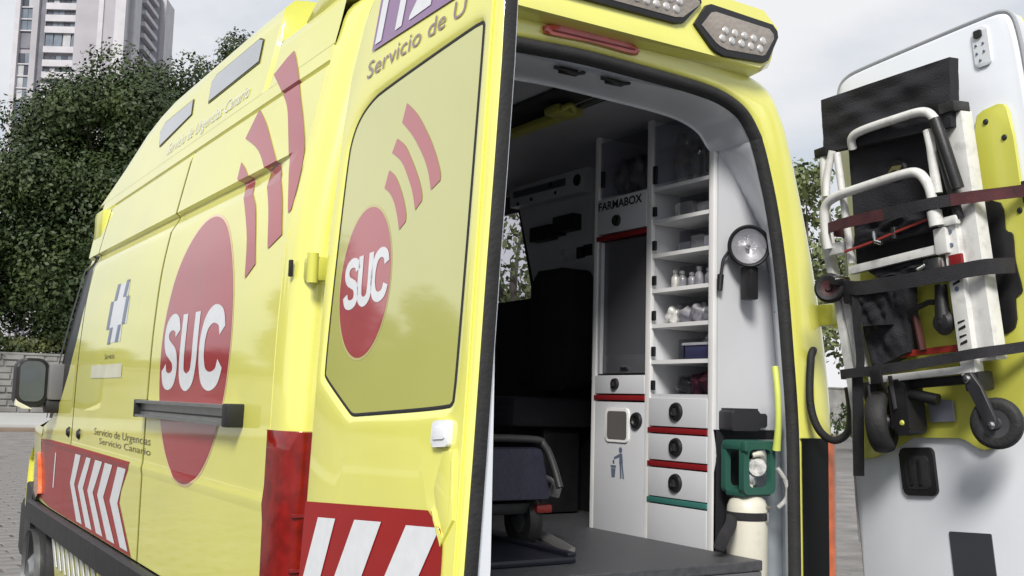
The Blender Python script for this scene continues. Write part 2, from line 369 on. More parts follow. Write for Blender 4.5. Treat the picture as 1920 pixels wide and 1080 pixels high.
def tree(x, y, c, r, nb, br, n, size, label, m=LEAF, trunk=.4, group=None, extra=()):
    t = thing('leafy_tree', (x, y, 0), label, 'tree', group)
    bl = crown_blobs(c, r, nb, br)+list(extra)
    leaves('crown', bl, n, size, m, t)
    b = B(); z1 = c[2]-r[2]*.55
    b.tube([(x, y, 0), (x+.1, y, z1*.5), (x*.5+c[0]*.5, y*.5+c[1]*.5, z1), (c[0], c[1], c[2])], [trunk*1.25, trunk, trunk*.8, trunk*.35], 10, 3)
    b.mk('trunk', BARK, t)
    b = B()
    for i in range(7):
        q = bl[rng.integers(len(bl))]; s0 = Vector((c[0], c[1], z1+(c[2]-z1)*.3*rng.random())); e = Vector(q[:3]); b.tube([s0, s0*.5+e*.5+Vector((0, 0, .3)), e], [trunk*.45, trunk*.3, trunk*.1], 7, 3)
    b.mk('limb', BARK, t)
    return t
# depth 62 m line: the dark wood behind the wall
tree(13.0, 64, (13.0, 64, 11.0), (9.6, 7, 9.8), 340, 1.75, 210000, .13, 'big dark evergreen tree with a dense round crown left of the ambulance',
     extra=[(5.0, 62, 10.5, 2.4), (4.6, 62, 13.0, 1.9), (6.6, 62, 15.8, 2.0), (9.3, 62, 18.2, 2.1), (14.5, 62, 20.4, 2.0), (11, 62, 19.4, 1.7), (17.5, 62, 19.3, 2.2), (19, 62, 18.6, 2.0), (20.3, 62, 17.0, 2.0), (16, 62, 20.6, 1.6), (12, 60, 15, 3), (9, 60, 11, 3), (14, 60, 10, 3), (8, 59, 7, 3)])
low_tree = tree(.2, 62, (.2, 62, 6.6), (5.6, 4, 7.0), 120, 1.5, 80000, .13, 'dark tree at the left edge, lower than the big crown beside it', extra=[(2.5, 60, 9, 2.2), (1, 60, 5, 2.5), (3, 59, 4, 2.5)])
for i, (x, y, q, lab) in enumerate(((-9.5, 63, 1.0, 'first tree left of the low edge tree'), (-19, 64, .92, 'second tree left of the low edge tree'), (-28.5, 63, 1.05, 'third tree left of the low edge tree'), (-39, 65, .95, 'fourth tree left of the low edge tree'), (-49, 63, 1.0, 'last at the far left end'))):
    t = low_tree.copy(); COL.objects.link(t); t.location = (x, y, 0); t.rotation_euler = (0, 0, 1.3*i+.6); t.scale = (q, q, q*(.38 if i < 2 else 1.05))
    t['label'] = 'dark bushy tree behind the stone wall, '+lab
    for c_ in low_tree.children:
        d_ = c_.copy(); COL.objects.link(d_); d_.parent = t; d_.matrix_parent_inverse = c_.matrix_parent_inverse.copy()
tree(21.2, 73, (21.2, 73, 17.0), (3.4, 4, 10.0), 70, 1.4, 36000, .14, 'farther dark tree whose pointed top shows above the roof of the ambulance')
tree(28.6, 25.2, (28.6, 25.2, 6.2), (2.6, 2.6, 4.4), 40, .9, 9000, .12, 'small light green tree seen between the ambulance and its open white door', LEAF2, .16)
tree(9.9, 16.2, (10.2, 16.8, 4.2), (3.4, 3.0, 2.6), 46, .65, 5200, .085, 'pale leafy tree seen through the side window inside the ambulance', LEAF2, .15)
hb = [(x, 60.2+random.uniform(-.4, .4), 3.4+random.uniform(-.2, .5), random.uniform(.5, .9)) for x in np.arange(-8, 30, .7)]
hd = leaves('hedge_foliage', hb, 14000, .13, leafmat('hedge_leaves', (.04, .06, .02), (.15, .17, .06), .7))
hd.name = 'hedge'; tag(hd, 'low green hedge along the top of the grey stone wall', 'hedge')
hb = [(x, 20+random.uniform(-.5, .5)+ (x-22)*-.1, .9+random.uniform(-.2, .4), random.uniform(.5, .9)) for x in np.arange(12, 44, .8)]
hd = leaves('boundary_hedge', hb, 9000, .09, LEAF); tag(hd, 'dark hedge beyond the right side of the ambulance', 'hedge')

# ------------------------------------------------------------------ far tower
CONC = mat('grey_tower_concrete', (.37, .36, .39), .8, 0, 0, .12, .12, 0)
CONC2 = mat('pale_tower_panel', (.50, .49, .52), .8, 0, 0, .1, .3, 0)
CONC3 = mat('dark_tower_recess', (.18, .18, .21), .8, 0, 0, .2, .3, 0)
def glassy(name, c): return mat(name, c, .15, 0, .6, .2, .4)
GT = [glassy('tower_glass_dark', (.06, .065, .085)), glassy('tower_glass_blue', (.15, .18, .22)), glassy('tower_blind', (.45, .46, .48))]
TA, TE, TN = Vector((30.752, 320.141, 0)), Vector((.84704, -.53152, 0)), Vector((-.53152, -.84704, 0))
TBm, TE2 = Vector((57.117, 303.597, 0)), Vector((.46289, .88641, 0)); TN2 = Vector((TE2.y, -TE2.x, 0))
TZ = .0268                                     # floors tilt: none in reality
def T1(a, z, d): return TA+TE*a+TN*d+Vector((0, 0, z))
def T2(a, z, d): return TBm+TE2*a+TN2*d+Vector((0, 0, z))
tw = thing('apartment_tower', tuple(T1(15, 0, -15)), 'tall grey concrete apartment tower rising behind the dark trees', 'building')
b = B(); b.box((0, 0, -13), (29.5, 128, -1.2), T1); b.mk('wall', CONC, tw, 0)
for a0, a1, d in ((-.2, 1.2, .5), (4.85, 6.6, .6), (23.5, 24.9, .5), (28.2, 31.2, .5)):
    b = B(); b.box((a0, 0, -1.3), (a1, 128, d), T1); b.mk('pillar', CONC2 if a0 < 1 or a0 > 20 else CONC, tw, 0)
b = B(); b.box((6.6, 0, -1.25), (8.3, 128, -.6), T1); b.mk('recess_strip', CONC3, tw, 0)
wme = {}
def win(a0, a1, z0, z1, fr, d, k, name='window'):
    b = B(); b.box((a0, z0, d-.15), (a1, z1, d), fr); return b.mk(name, GT[k], tw, 0)
FLZ = [76.6, 80.1, 83.6, 87.1, 90.6, 94.1, None, 103.9, 107.3, 110.8, 114.2, 117.6, 121.0]
for z in FLZ:
    if z is None: continue
    b = B(); b.box((8.3, z-1.9, -1.2), (23.5, z, .0), T1); b.mk('spandrel', CONC2, tw, 0)
    for i in range(9): win(8.45+i*1.67, 9.95+i*1.67, z+.1, z+1.45, T1, -.9, random.choice((0, 0, 1, 2)) if i % 3 else 0)
    for a in (1.25, 3.05): win(a, a+1.7, z-1.1, z+1.9, T1, -.7, random.choice((1, 1, 2, 0)))
    for a in (24.95, 26.6): win(a, a+1.55, z-1.1, z+1.9, T1, -.7, random.choice((1, 1, 2)))
    b = B(); b.box((1.2, z-1.5, -1.0), (4.85, z-1.15, -.35), T1); b.mk('spandrel', CONC2, tw, 0)
    b = B(); b.box((24.9, z-1.5, -1.0), (28.2, z-1.15, -.35), T1); b.mk('spandrel', CONC2, tw, 0)
for i in range(6): win(8.5+i*2.5, 10.6+i*2.5, 98.2, 102.0, T1, -.7, (1, 1, 2, 1, 2, 1)[i])
b = B(); b.box((8.3, 96.2, -1.2), (23.5, 98.0, .1), T1); b.mk('spandrel', CONC2, tw, 0)
for a0, a1 in ((1.2, 4.85), (24.9, 28.2)): b = B(); b.box((a0, 97.5, -1.15), (a1, 103.3, -.9), T1); b.mk('dark_opening', CONC3, tw, 0)
b = B(); b.box((.5, 0, -14), (49, 128, -.5), T2); b.mk('side_wall', CONC, tw, 0)
for a0, a1 in ((6, 12), (39, 49.5)): b = B(); b.box((a0, 0, -1), (a1, 128, .9), T2); b.mk('pillar', CONC2, tw, 0)
b = B(); b.box((16, 60, -.6), (37.5, 128, -.3), T2); b.mk('recess_strip', CONC3, tw, 0)
for z in np.arange(78, 128, 3.6): b = B(); b.box((16, z, -.4), (30, z+1.3, 1.1), T2); b.mk('balcony', CONC2, tw, 0)
b = B(); b.box((-.5, 128, -18), (31.5, 129, .7), T1); b.mk('roof', CONC2, tw, 0)

# ------------------------------------------------------------------ AMBULANCE
AM = thing('ambulance', (0, 2, 0), 'yellow high-roof ambulance van with both rear doors swung open and SUC lettering', 'ambulance')
PZ = [.3, .6, .934, 1.189, 1.426, 1.656, 1.80, 1.953, 2.08, 2.194, 2.42, 2.6]
PX = [.868, .876, .878, .876, .871, .855, .829, .797, .770, .745, .700, .662]
def xs(z): return float(np.interp(z, PZ, PX))
_zz = np.linspace(.3, 2.6, 116); _xx = np.array([xs(z) for z in _zz])
for _ in range(14): _xx[1:-1] = (_xx[:-2]+_xx[1:-1]*2+_xx[2:])/4
def xl(z, y=1.):
    x = float(np.interp(z, _zz, _xx))
    f = min(1, max(0, (y-.2)/.2))
    if 1.78 < z < 1.875:
        q = 1 if 1.836 <= z <= 1.85 else ((1.858-z)/.008 if z > 1.85 else (z-1.79)/.046)
        x -= .016*max(0, min(1, q))*f
    if 2.066 < z < 2.082: x -= .007*(1-abs(z-2.074)/.008)
    if .98 < z < 1.02: x += .004*(1-abs(z-1.0)/.02)
    if y > 3.0: x -= .10*((y-3.0)/1.4)**2
    return x
def SL(y, z, d=0): return Vector((-xl(z, y)-d, y, z))
def zlist(z0, z1, st=.03):
    L = set(np.round(np.linspace(z0, z1, max(2, int((z1-z0)/st)+1)), 4).tolist())
    for z in (1.79, 1.834, 1.838, 1.849, 1.858, 2.066, 2.074, 2.082, .98, 1.0, 1.02):
        if z0+.004 < z < z1-.004: L.add(z)
    return sorted(L)
def side_panel(name, y0, y1, z0, z1, m=YEL, parent=AM, label=None):
    zs = zlist(z0, z1); ys = np.linspace(y0, y1, max(3, int((y1-y0)/.12)+1)).tolist()
    P = []
    for i, z in enumerate(zs): P.append([SL(y, z) for y in ys])
    e = .004
    for r_ in P:
        r_.insert(0, r_[0]+Vector((.012, -.0, 0))); r_[1] = r_[1]+Vector((0, e, 0))
        r_.append(r_[-1]+Vector((.012, 0, 0))); r_[-2] = r_[-2]-Vector((0, e, 0))
    P.insert(0, [p+Vector((.012, 0, -.002)) for p in P[0]]); P.append([p+Vector((.012, 0, .002)) for p in P[-1]])
    b = B(); b.grid(P); o = b.mk(name, m, parent, 34); 
    if label: o['label'] = label
    return o
def conform(polys, off, name, m, parent=AM, st=.03, surf=None):
    bm = bmesh.new()
    for poly in polys:
        t = bmesh.new(); vs = [t.verts.new((a, c, 0)) for a, c in poly]; f = t.faces.new(vs); f.normal_update()
        if len(vs) > 4: bmesh.ops.triangulate(t, faces=[f])
        z0, z1 = min(p[1] for p in poly), max(p[1] for p in poly)
        for z in zlist(z0, z1, st)[1:-1]:
            bmesh.ops.bisect_plane(t, geom=list(t.verts)+list(t.edges)+list(t.faces), plane_co=(0, z, 0), plane_no=(0, 1, 0), dist=1e-6)
        for yy in (2.9, 3.05, 3.2, 3.35, 3.5):
            if min(p[0] for p in poly) < yy < max(p[0] for p in poly): bmesh.ops.bisect_plane(t, geom=list(t.verts)+list(t.edges)+list(t.faces), plane_co=(yy, 0, 0), plane_no=(1, 0, 0), dist=1e-6)
        mp_ = {v: bm.verts.new(SL(v.co.x, v.co.y, off)) for v in t.verts}
        for f in t.faces:
            try: bm.faces.new([mp_[v] for v in f.verts])
            except ValueError: pass
        t.free()
    for f in bm.faces:
        f.normal_update()
        if f.normal.x > 0: f.normal_flip()
    me = bpy.data.meshes.new(name); bm.to_mesh(me); bm.free(); return link(name, me, m, parent, 0)
# side
rq = side_panel('rear_quarter_panel', .115, 1.325, .70, 2.074)
sdr = side_panel('side_door', 1.335, 2.645, .70, 2.074)
conform([[(1.3285,.70),(1.3415,.70),(1.3415,2.07),(1.3285,2.07)]], .0006, 'panel_gap', mat('olive_gap', (.36, .34, .06), .6), rq)
side_panel('roof_rail_panel', .115, 2.9, 2.074, 2.13)
fd = conform([[(2.655,.70),(3.55,.70),(3.62,.95),(3.60,1.05),(3.21,1.115),(3.0,1.20),(2.86,1.32),(2.74,1.47),(2.66,1.63),(2.655,1.5)],
              [(2.655,1.70),(2.662,1.77),(2.70,1.85),(2.78,1.86),(2.83,1.80),(2.87,1.84),(2.90,1.93),(2.93,2.074),(2.655,2.074)]], 0, 'front_door', YEL)
conform([[(3.21,1.112),(3.37,1.11),(3.14,1.32),(2.98,1.52),(2.88,1.66),(2.84,1.82),(2.72,1.89),(2.655,1.76),(2.66,1.62),(2.74,1.465),(2.87,1.315),(3.01,1.195)]], -.006, 'door_window', GLB, fd)
conform([[(3.37,1.11),(3.41,1.11),(3.17,1.34),(3.01,1.54),(2.91,1.68),(2.87,1.84),(2.84,1.82),(2.88,1.66),(2.98,1.52),(3.14,1.32)]], .003, 'window_pillar', BLK, fd)
# black backing inside the panel gaps
b = B(); b.grid([[SL(.1+t*(float(np.interp(z, [1.0, 1.13, 1.33, 1.52, 1.8, 2.08], [3.5, 3.25, 3.0, 2.86, 2.76, 2.70]))-.1), z, -.02) for t in np.linspace(0, 1, 8)] for z in np.linspace(.62, 2.08, 40)]); b.mk('inner_skin', BLK, AM, 0)
# cab front, bonnet and right side
FZ = [(4.45, .35, .78), (4.55, .6, .80), (4.5, .85, .80), (4.2, 1.05, .80), (3.45, 1.13, .82), (3.04, 1.5, .77), (2.86, 1.84, .73), (2.6, 2.08, .70)]
b = B(); rows = []
for y, z, h in FZ: rows.append([Vector((h*(-1 if i == 0 else 1)*1.0 if False else h*t, y-.12*abs(t)**3, z)) for i, t in enumerate(np.linspace(-1, 1, 13))])
V = b.grid(rows[:5]); b.mk('bonnet', YEL, AM)
b = B(); b.grid(rows[4:7]); b.mk('windscreen', GLB, AM)
b = B(); b.grid(rows[6:]); b.mk('cab_roof', YEL, AM)
b = B(); b.grid([[Vector((-(xl(z, y)), y, z)) for y in (3.55, 3.7, 3.9, 4.1, 4.3, 4.42)] for z in (.7, .8, .9, 1.0, 1.06)]); b.mk('front_wing', YEL, AM)
XR = lambda z: float(np.interp(z, [.5, 1.15, 1.37, 1.6, 1.87, 2.125, 2.3], [.95, .95, .93, .885, .815, .74, .69]))
XO = lambda z, y: XR(z)+(max(XR(z), float(np.interp(z, [.5, 1.3, 1.9, 2.2], [.95, .95, .915, .905])))-XR(z))*min(1, max(0, (y-.10)/.22))
for ys_, z0, z1 in (((.12, .2, .34, .8, 1.5), .6, 2.2), ((1.5, 2.6, 3.6, 4.3), .6, 1.62), ((2.5, 2.9), 1.62, 2.2), ((1.5, 2.5), 2.15, 2.2)):
    b = B(); b.grid([[Vector((XO(z, y), y, z)) for y in ys_] for z in np.linspace(z0, z1, 14)]); b.mk('far_side_panel', YEL, AM)
# lower black rub moulding, sill with striped band, wheels, bumpers
b = B(); b.prism([(.885,.695),(.905,.685),(.908,.60),(.885,.585),(.86,.6),(.86,.69)], .55, 3.62, lambda x, z, d: Vector((-x, d, z))); b.mk('rub_moulding', BLK, AM)
b = B(); b.grid([[Vector((-.872+(.66-z)*.12, y, z)) for y in (.2, 1.5, 2.5, 3.05)] for z in (.30, .45, .59)]); sill = b.mk('sill_panel', YEL, AM, 0)
for i in range(9):
    y = 2.05+i*.115; b = B(); b.prism([(y, .585), (y+.05, .585), (y+.02, .45), (y-.03, .45)], 0, .004, lambda a, z, d: Vector((-.872+(.66-z)*.12-.004-d, a, z))); b.mk('white_stripe', WVIN, sill)
for y in (.62, 3.55):
    for sx in (-1, 1):
        b = B(); b.lathe([(.0, -.1), (.22, -.1), (.325, -.09), (.335, -.05), (.335, .05), (.325, .09), (.22, .1), (0, .1)], 36, (sx*.76, y, .335), (1, 0, 0)); wh = b.mk('wheel', RUB, AM)
        b = B(); b.lathe([(0, .0), (.06, .02), (.1, -.01), (.19, -.02), (.215, .02), (.215, -.03)], 30, (sx*.868, y, .335), (sx, 0, 0)); b.mk('rim', ALU, wh)
b = B(); b.box((-.80, 4.2, .28), (.80, 4.62, .62), W, .05); b.mk('front_bumper', BLK, AM)
b = B(); b.prism([(3.5,.70),(3.62,.72),(3.6,.35),(3.75,.3),(4.3,.3),(4.3,.72),(3.9,.76),(3.7,.74)], .0, .05, lambda y, z, d: Vector((-.85+.10*max(0, (y-3)/1.4)**2-d, y, z))); b.mk('wheel_arch_trim', BLK, AM)
b = B(); b.prism([(3.40,.74),(3.44,.84),(3.56,.93),(3.62,.93),(3.62,.74),(3.5,.71)], .0, .018, lambda y, z, d: SL(y, z, d)); b.mk('side_indicator', LENSO, AM)
b = B(); b.box((-.86, -.02, .60), (.93, .06, .74), W, .02); b.mk('rear_step', BLK, AM)

# rear ring: pillars and header
zl = [.60, .75, .95, 1.19, 1.43, 1.66, 1.85, 2.0, 2.06]
sr = lambda z: float(np.interp(z, [.6, .765, 1.164, 1.521, 1.766, 1.96, 2.05, 2.10], [.760, .757, .751, .718, .686, .634, .602, .577]))
Oo = [(-xl(z, 0)+.0005, z) for z in zl]+[(-.752,2.14),(-.715,2.235),(-.60,2.285),(-.42,2.30),(-.2,2.31),(0,2.31),(.15,2.31),(.36,2.305),(.52,2.29),(.655,2.25),(.72,2.16)]+[(XR(z), z) for z in zl[::-1]]
Ss = [(-sr(z)-.012, z) for z in zl]+[(-.60,2.08),(-.54,2.15),(-.46,2.188),(-.32,2.204),(-.2,2.210),(-.07,2.214),(.116,2.21),(.317,2.203),(.44,2.188),(.53,2.15),(.585,2.085)]+[(sr(z), z) for z in zl[::-1]]
Oo = catmull([(a, c, 0) for a, c in Oo], 4); Ss = catmull([(a, c, 0) for a, c in Ss], 4)
def ring(t, y, off=0): return [Vector((o.x*(1-t)+s_.x*t, y, o.y*(1-t)+s_.y*t)) for o, s_ in zip(Oo, Ss)]
b = B(); b.grid([ring(0, .113), ring(.015, .075), ring(.06, .042), ring(.15, .018), ring(.28, .004), ring(.42, 0), ring(.85, 0), ring(.95, .004), ring(1, .02)])
b.mk('rear_frame', YEL, AM, 60)
def inset(y, k):      # opening outline shrunk by k towards its middle
    o = []
    for i, s_ in enumerate(Ss):
        a, c = Ss[max(i-1, 0)], Ss[min(i+1, len(Ss)-1)]; tx, tz = c.x-a.x, c.y-a.y; l = math.hypot(tx, tz)
        o.append(Vector((s_.x+tz/l*k, y, s_.y-tx/l*k)))
    return o
b = B(); b.grid([inset(.02, -.002), inset(-.006, .001), inset(-.014, .010), inset(-.014, .022), inset(-.004, .034), inset(.012, .038)]); b.mk('door_seal', RUB, AM, 50)
jb = [inset(.010, .036), inset(.05, .042), inset(.10, .046), inset(.13, .05)]
for i, p in enumerate(jb[2]):
    pass
b = B(); rows = []
for k, (y, a, t_) in enumerate(((.012, .036, .036), (.03, .030, .040), (.10, -.04, .046), (.17, -.10, .052), (.172, -.06, .06))):
    A_ = inset(y, a); T_ = inset(y, t_); rows.append([p if p.z < 1.8 else (q if p.z > 2.14 else p*(1-(p.z-1.8)/.34)+q*((p.z-1.8)/.34)) for p, q in zip(A_, T_)])
b.grid(rows); b.mk('door_jamb', WHT, AM, 60)
# raised roof
def roof_ring(y):
    h = float(np.interp(y, [0, .30, .34, .40, .62, .65, .9, 2.0, 2.3, 2.6, 3.02], [2.275, 2.275, 2.275, 2.275, 2.28, 2.42, 2.425, 2.42, 2.36, 2.25, 2.12]))
    P = [(-xl(2.125)-.0005, 2.125)]
    for f in (.25, .5, .75, .92): z = 2.125+(h-2.125)*f; P.append((-xs(z)-.0, z))
    x1 = xs(h); P += [(-x1+.025, h+.006), (-x1+.06, h+.012), (-x1*.6, h+.035), (0, h+.045), (.4, h+.03), (.62, h), (.67, h-.01)]+([(.70, min(h, 2.246)), (.72, min(h, 2.236))] if y <= .3 else [(.88, min(h-.02, 2.25)), (.912, min(h-.03, 2.195))])
    return [Vector((a, y, c)) for a, c in P]
b = B(); b.grid([roof_ring(y) for y in (.11, .3, .5, .60)]); b.mk('rear_roof', YEL, AM, 50)
RY = [.655, .8, 1.0, 1.3, 1.6, 1.9, 2.1, 2.3, 2.45, 2.6, 2.8, 3.02]
b = B(); r0_ = roof_ring(.655); rb = [Vector((p.x, .60, min(p.z, 2.285))) for p in r0_]
b.grid([roof_ring(y) for y in RY]); rf_ = b.mk('raised_roof', YEL, AM, 50)
b = B(); sc = [Vector((p.x*.985+.0, p.y+.055 if p.z > 2.3 else p.y, p.z)) for p in r0_]
low = [Vector((p.x, .598, min(p.z, 2.27+.01*k/13))) for k, p in enumerate(r0_)]; mid = [a*.5+c*.5+Vector((.012, .02, 0)) for a, c in zip(low, r0_)]
b.grid([low, mid, r0_]); b.mk('roof_end_scoop', YELP, AM, 60)
# roof side windows and pale text band
for poly in ([(1.955,2.226),(2.03,2.300),(1.98,2.325),(1.57,2.325),(1.535,2.262)], [(1.31,2.258),(1.345,2.340),(1.30,2.352),(.85,2.352),(.80,2.335),(.785,2.262)]):
    cx = sum(p[0] for p in poly)/len(poly); cz = sum(p[1] for p in poly)/len(poly)
    fr_ = conform([[(cx+(a-cx)*1.02+(.004 if a > cx else -.002), cz+(c-cz)*1.13) for a, c in poly]], .002, 'window_surround', mat('olive_gasket', (.10, .10, .02), .5), rf_)
    conform([poly], .004, 'roof_window', mat('roof_window_glass', (.30, .32, .34), .08, 0, 1, .1, 3), rf_)
for y0 in (2.62,):
    b = B(); b.box((-.80, 2.72, 1.93), (-.70, 2.90, 2.075), W, .02); b.mk('marker_lamp', YELP, AM)
# rear light fairing
def fair(y, x0, x1, z0, z1, c):
    return [Vector((a, y, z)) for a, z in ((x0+c*.6, z0), (x0, z0+c), (x0+.012, z1-c), (x0+c, z1), (-.03, z1+.012), (x1-c*1.2, z1), (x1-.0, z1-c*.9), (x1-.03, z0+c*.55), (x1-.075, z0))]
b = B(); F0 = [(-.045, -.715, .615, 2.262, 2.455, .045), (-.056, -.70, .602, 2.27, 2.447, .05)]
G_ = [fair(.40, -.73, .68, 2.25, 2.30, .02), fair(.30, -.742, .67, 2.25, 2.36, .04), fair(.12, -.742, .64, 2.255, 2.43, .05), fair(-.03, -.725, .62, 2.26, 2.458, .045), fair(-.056, -.705, .606, 2.268, 2.450, .05)]
V = b.grid(G_, True); b.face(V[-1]); b.face(V[0][::-1]); fa = b.mk('light_fairing', YEL, AM, 50)
fy = FY(-.056)
L2 = [(.262,2.344),(.306,2.409),(.325,2.417),(.575,2.409),(.595,2.392),(.598,2.372),(.556,2.292),(.54,2.283),(.376,2.270),(.345,2.277),(.325,2.288)]
L1 = [(-.35,2.325),(.19,2.329),(.222,2.338),(.288,2.410),(.285,2.425),(.25,2.432),(-.35,2.43)]
for L in (L1, L2):
    cx = sum(p[0] for p in L)/len(L); cz = sum(p[1] for p in L)/len(L)
    b = B(); b.prism(L, -.01, .012, fy, .004); lf = b.mk('rear_flood_lamp', BLK, AM)
    b = B(); b.prism([(cx+(a-cx)*(.87 if L is L2 else .955), cz+(c-cz)*.72) for a, c in L], .010, .015, fy, .003); b.mk('lens', LENS, lf)
    for k in range(9 if L is L1 else 5):
        for r2 in range(2):
            lx = (-.10+.036*k if L is L1 else .365+.038*k)+.012*r2; lz = cz-.012+.026*r2-(.004 if L is L1 else .010)
            b = B(); b.lathe([(0, .0045), (.008, .004), (.0125, .001), (.0135, -.001)], 14, fy(lx, lz, .0155), (0, -1, 0)); b.mk('led', mat('led_reflector', (.62, .60, .58), .15, .5, .8, .2, 40), lf)
# high brake lamp
b = B(); b.prism(cm2([(-.215,2.238),(-.205,2.257),(-.06,2.266),(.085,2.258),(.097,2.243),(.085,2.231),(-.06,2.235),(-.2,2.229)], 3, True), -.01, .016, FY(.0), .007); bl = b.mk('brake_lamp', LENSB, AM)
b = B(); b.prism([(-.195,2.243),(.085,2.246),(.085,2.242),(-.195,2.239)], .014, .0185, FY(0)); b.mk('lens_rib', REDD, bl)
# tail lamps
def lamp_part(i0, zt, side, m, name, t0, t1, off):
    rows = []
    for z in np.linspace(.62, zt, 14):
        if side < 0: xo, xi = -xl(z), -sr(z)-.012
        else: xo, xi = XR(z), sr(z)
        r_ = []
        for t, y in ((0, .113), (.015, .075), (.06, .042), (.15, .018), (.28, .004), (.42, 0), (.60, 0), (.85, 0), (.97, .002)):
            if t0 <= t <= t1: r_.append(Vector((xo*(1-t)+xi*t+(off if side > 0 else -off)*(1-t), y-off*min(1, t*6), z)))
        rows.append(r_)
    rows.append([p+Vector((0, off*.9, .002)) for p in rows[-1]])
    b = B(); b.grid(rows); return b.mk(name, m, AM, 60)
tl = lamp_part(0, 1.168, -1, LENSR, 'tail_lamp', 0, .60, .008)
for z in (.98, .86): 
    b = B(); b.prism([(-.86, z), (-.825, z), (-.825, z+.006), (-.86, z+.006)], .0, .012, FY(0)); b.mk('lens_rib', REDD, tl)
lamp_part(0, 1.162, 1, LENSO, 'tail_lamp', 0, .42, .009)
lamp_part(0, 1.160, 1, GLB, 'tail_lamp_glass', .42, 1, .010)

# side graphics
conform([ell(.83, 1.381, .370, .400, 72)], .0009, 'logo_outline', OUTL, rq)
conform([ell(.83, 1.381, .362, .392, 72)], .0018, 'logo_disc', CRIM, rq)
for ch, a, c in (('S', 1.165, .975), ('U', .965, .770), ('C', .765, .515)): conform(glyph_polys(ch, a, c, 1.268, 1.487, .052), .0027, 'logo_letter', WVIN, rq, .05)
for poly in ([(.668,1.866),(.674,1.918),(.61,1.885),(.536,1.836),(.46,1.78),(.416,1.742),(.37,1.67),(.332,1.582),(.404,1.550),(.435,1.66),(.53,1.77),(.60,1.825)],
             [(.70,1.995),(.633,2.071),(.52,2.0),(.404,1.911),(.325,1.85),(.268,1.805),(.205,1.73),(.158,1.638),(.249,1.612),(.30,1.72),(.398,1.828),(.53,1.925)],
             [(.584,2.165),(.50,2.19),(.445,2.2),(.36,2.12),(.275,2.024),(.19,1.93),(.120,1.83),(.118,1.71),(.141,1.689),(.21,1.81),(.29,1.92),(.369,2.017),(.47,2.09)]):
    conform([soft(poly)], .002, 'logo_wave', CRIM, rq)
rp = conform([[(1.499,1.01),(1.616,.903),(1.632,.86),(1.412,.702),(2.2,.702),(3.1,.704),(3.5,.72),(3.56,1.0),(3.17,1.012),(2.66,1.013)]], .0012, 'red_chevron_panel', RED, sdr)
tops = [2.512,2.393,2.27,2.178,2.091,1.958,1.908,1.776,1.687,1.558]; kin = [2.595,2.496,2.412,2.302,2.207,2.1,2.012,1.9,1.785,1.656]; bot = [2.397,2.276,2.198,2.075,1.991,1.871,1.795,1.664,1.575,1.457]
for i in range(0, 10, 2):
    conform([[(tops[i],.982),(tops[i+1],.982),(kin[i+1],.856),(bot[i+1],.714),(bot[i],.714),(kin[i],.854)]], .0024, 'white_chevron', WVIN, rp)
conform([[(3.02,.96),(2.99,.96),(3.0,.80),(3.03,.80)]], .0024, 'white_mark', WVIN, rp)
for y in (2.716, 2.47):
    b = B(); b.lathe([(.0, .012), (.014, .012), (.022, .004), (.024, -.004)], 16, SL(y, 1.066), (-1, 0, 0)); b.mk('door_lock', BLK, AM)
def SLm(a, z, d): return SL(-a, z, d)
put_text('Servicio de Urgencias', SLm, -2.16, 1.078, .92, .028, .0015, 'small_lettering', OLIV, sdr)
put_text('Servicio Canario', SLm, -2.05, 1.046, .82, .024, .0015, 'small_lettering', OLIV, sdr)
put_text('Servicio de Urgencias Canario', SLm, -1.78, 2.152, .98, .05, .003, 'roof_lettering', PALEV, rf_, .01)
# health-service cross: a hash of grey-blue bars with white between
cr_ = conform([[(2.0,1.66),(1.80,1.66),(1.80,1.60),(1.76,1.60),(1.76,1.50),(1.83,1.50),(1.83,1.435),(2.03,1.435),(2.03,1.49),(2.08,1.49),(2.08,1.60),(2.0,1.60)]], .001, 'cross_field', WVIN, sdr)
for y0, z0, z1 in ((1.985, 1.60, 1.665), (1.83, 1.605, 1.67), (2.06, 1.49, 1.60), (1.79, 1.50, 1.605), (2.01, 1.43, 1.495), (1.87, 1.435, 1.50)):
    conform([[(y0, z0), (y0+.05, z0), (y0+.03, z1), (y0-.02, z1)]], .0022, 'cross_bar', GREYV, cr_)
put_text('Servicio', SLm, -2.08, 1.373, .18, .022, .0015, 'small_lettering', OLIV, sdr)
conform([[(2.32,1.352),(1.75,1.352),(1.75,1.30),(2.32,1.30)]], .002, 'pale_sticker', PALEV, sdr)
# sliding-door rail
b = B(); b.box((-.918, .355, 1.170), (-.86, 1.31, 1.177), W); b.box((-.918, .355, 1.214), (-.86, 1.31, 1.223), W); b.box((-.899, .355, 1.177), (-.86, 1.31, 1.214), W); ra = b.mk('door_rail', ALU, AM)
b = B(); b.box((-.921, .315, 1.167), (-.86, .355, 1.226), W, .006); b.mk('rail_end_cap', BLK, ra)
b = B(); b.box((-.920, 1.31, 1.168), (-.86, 1.322, 1.225), W, .004); b.mk('rail_end_cap', BLK, ra)
b = B(); b.box((-.9005, .37, 1.188), (-.898, 1.30, 1.193), W); b.mk('rail_slot', BLK, ra)
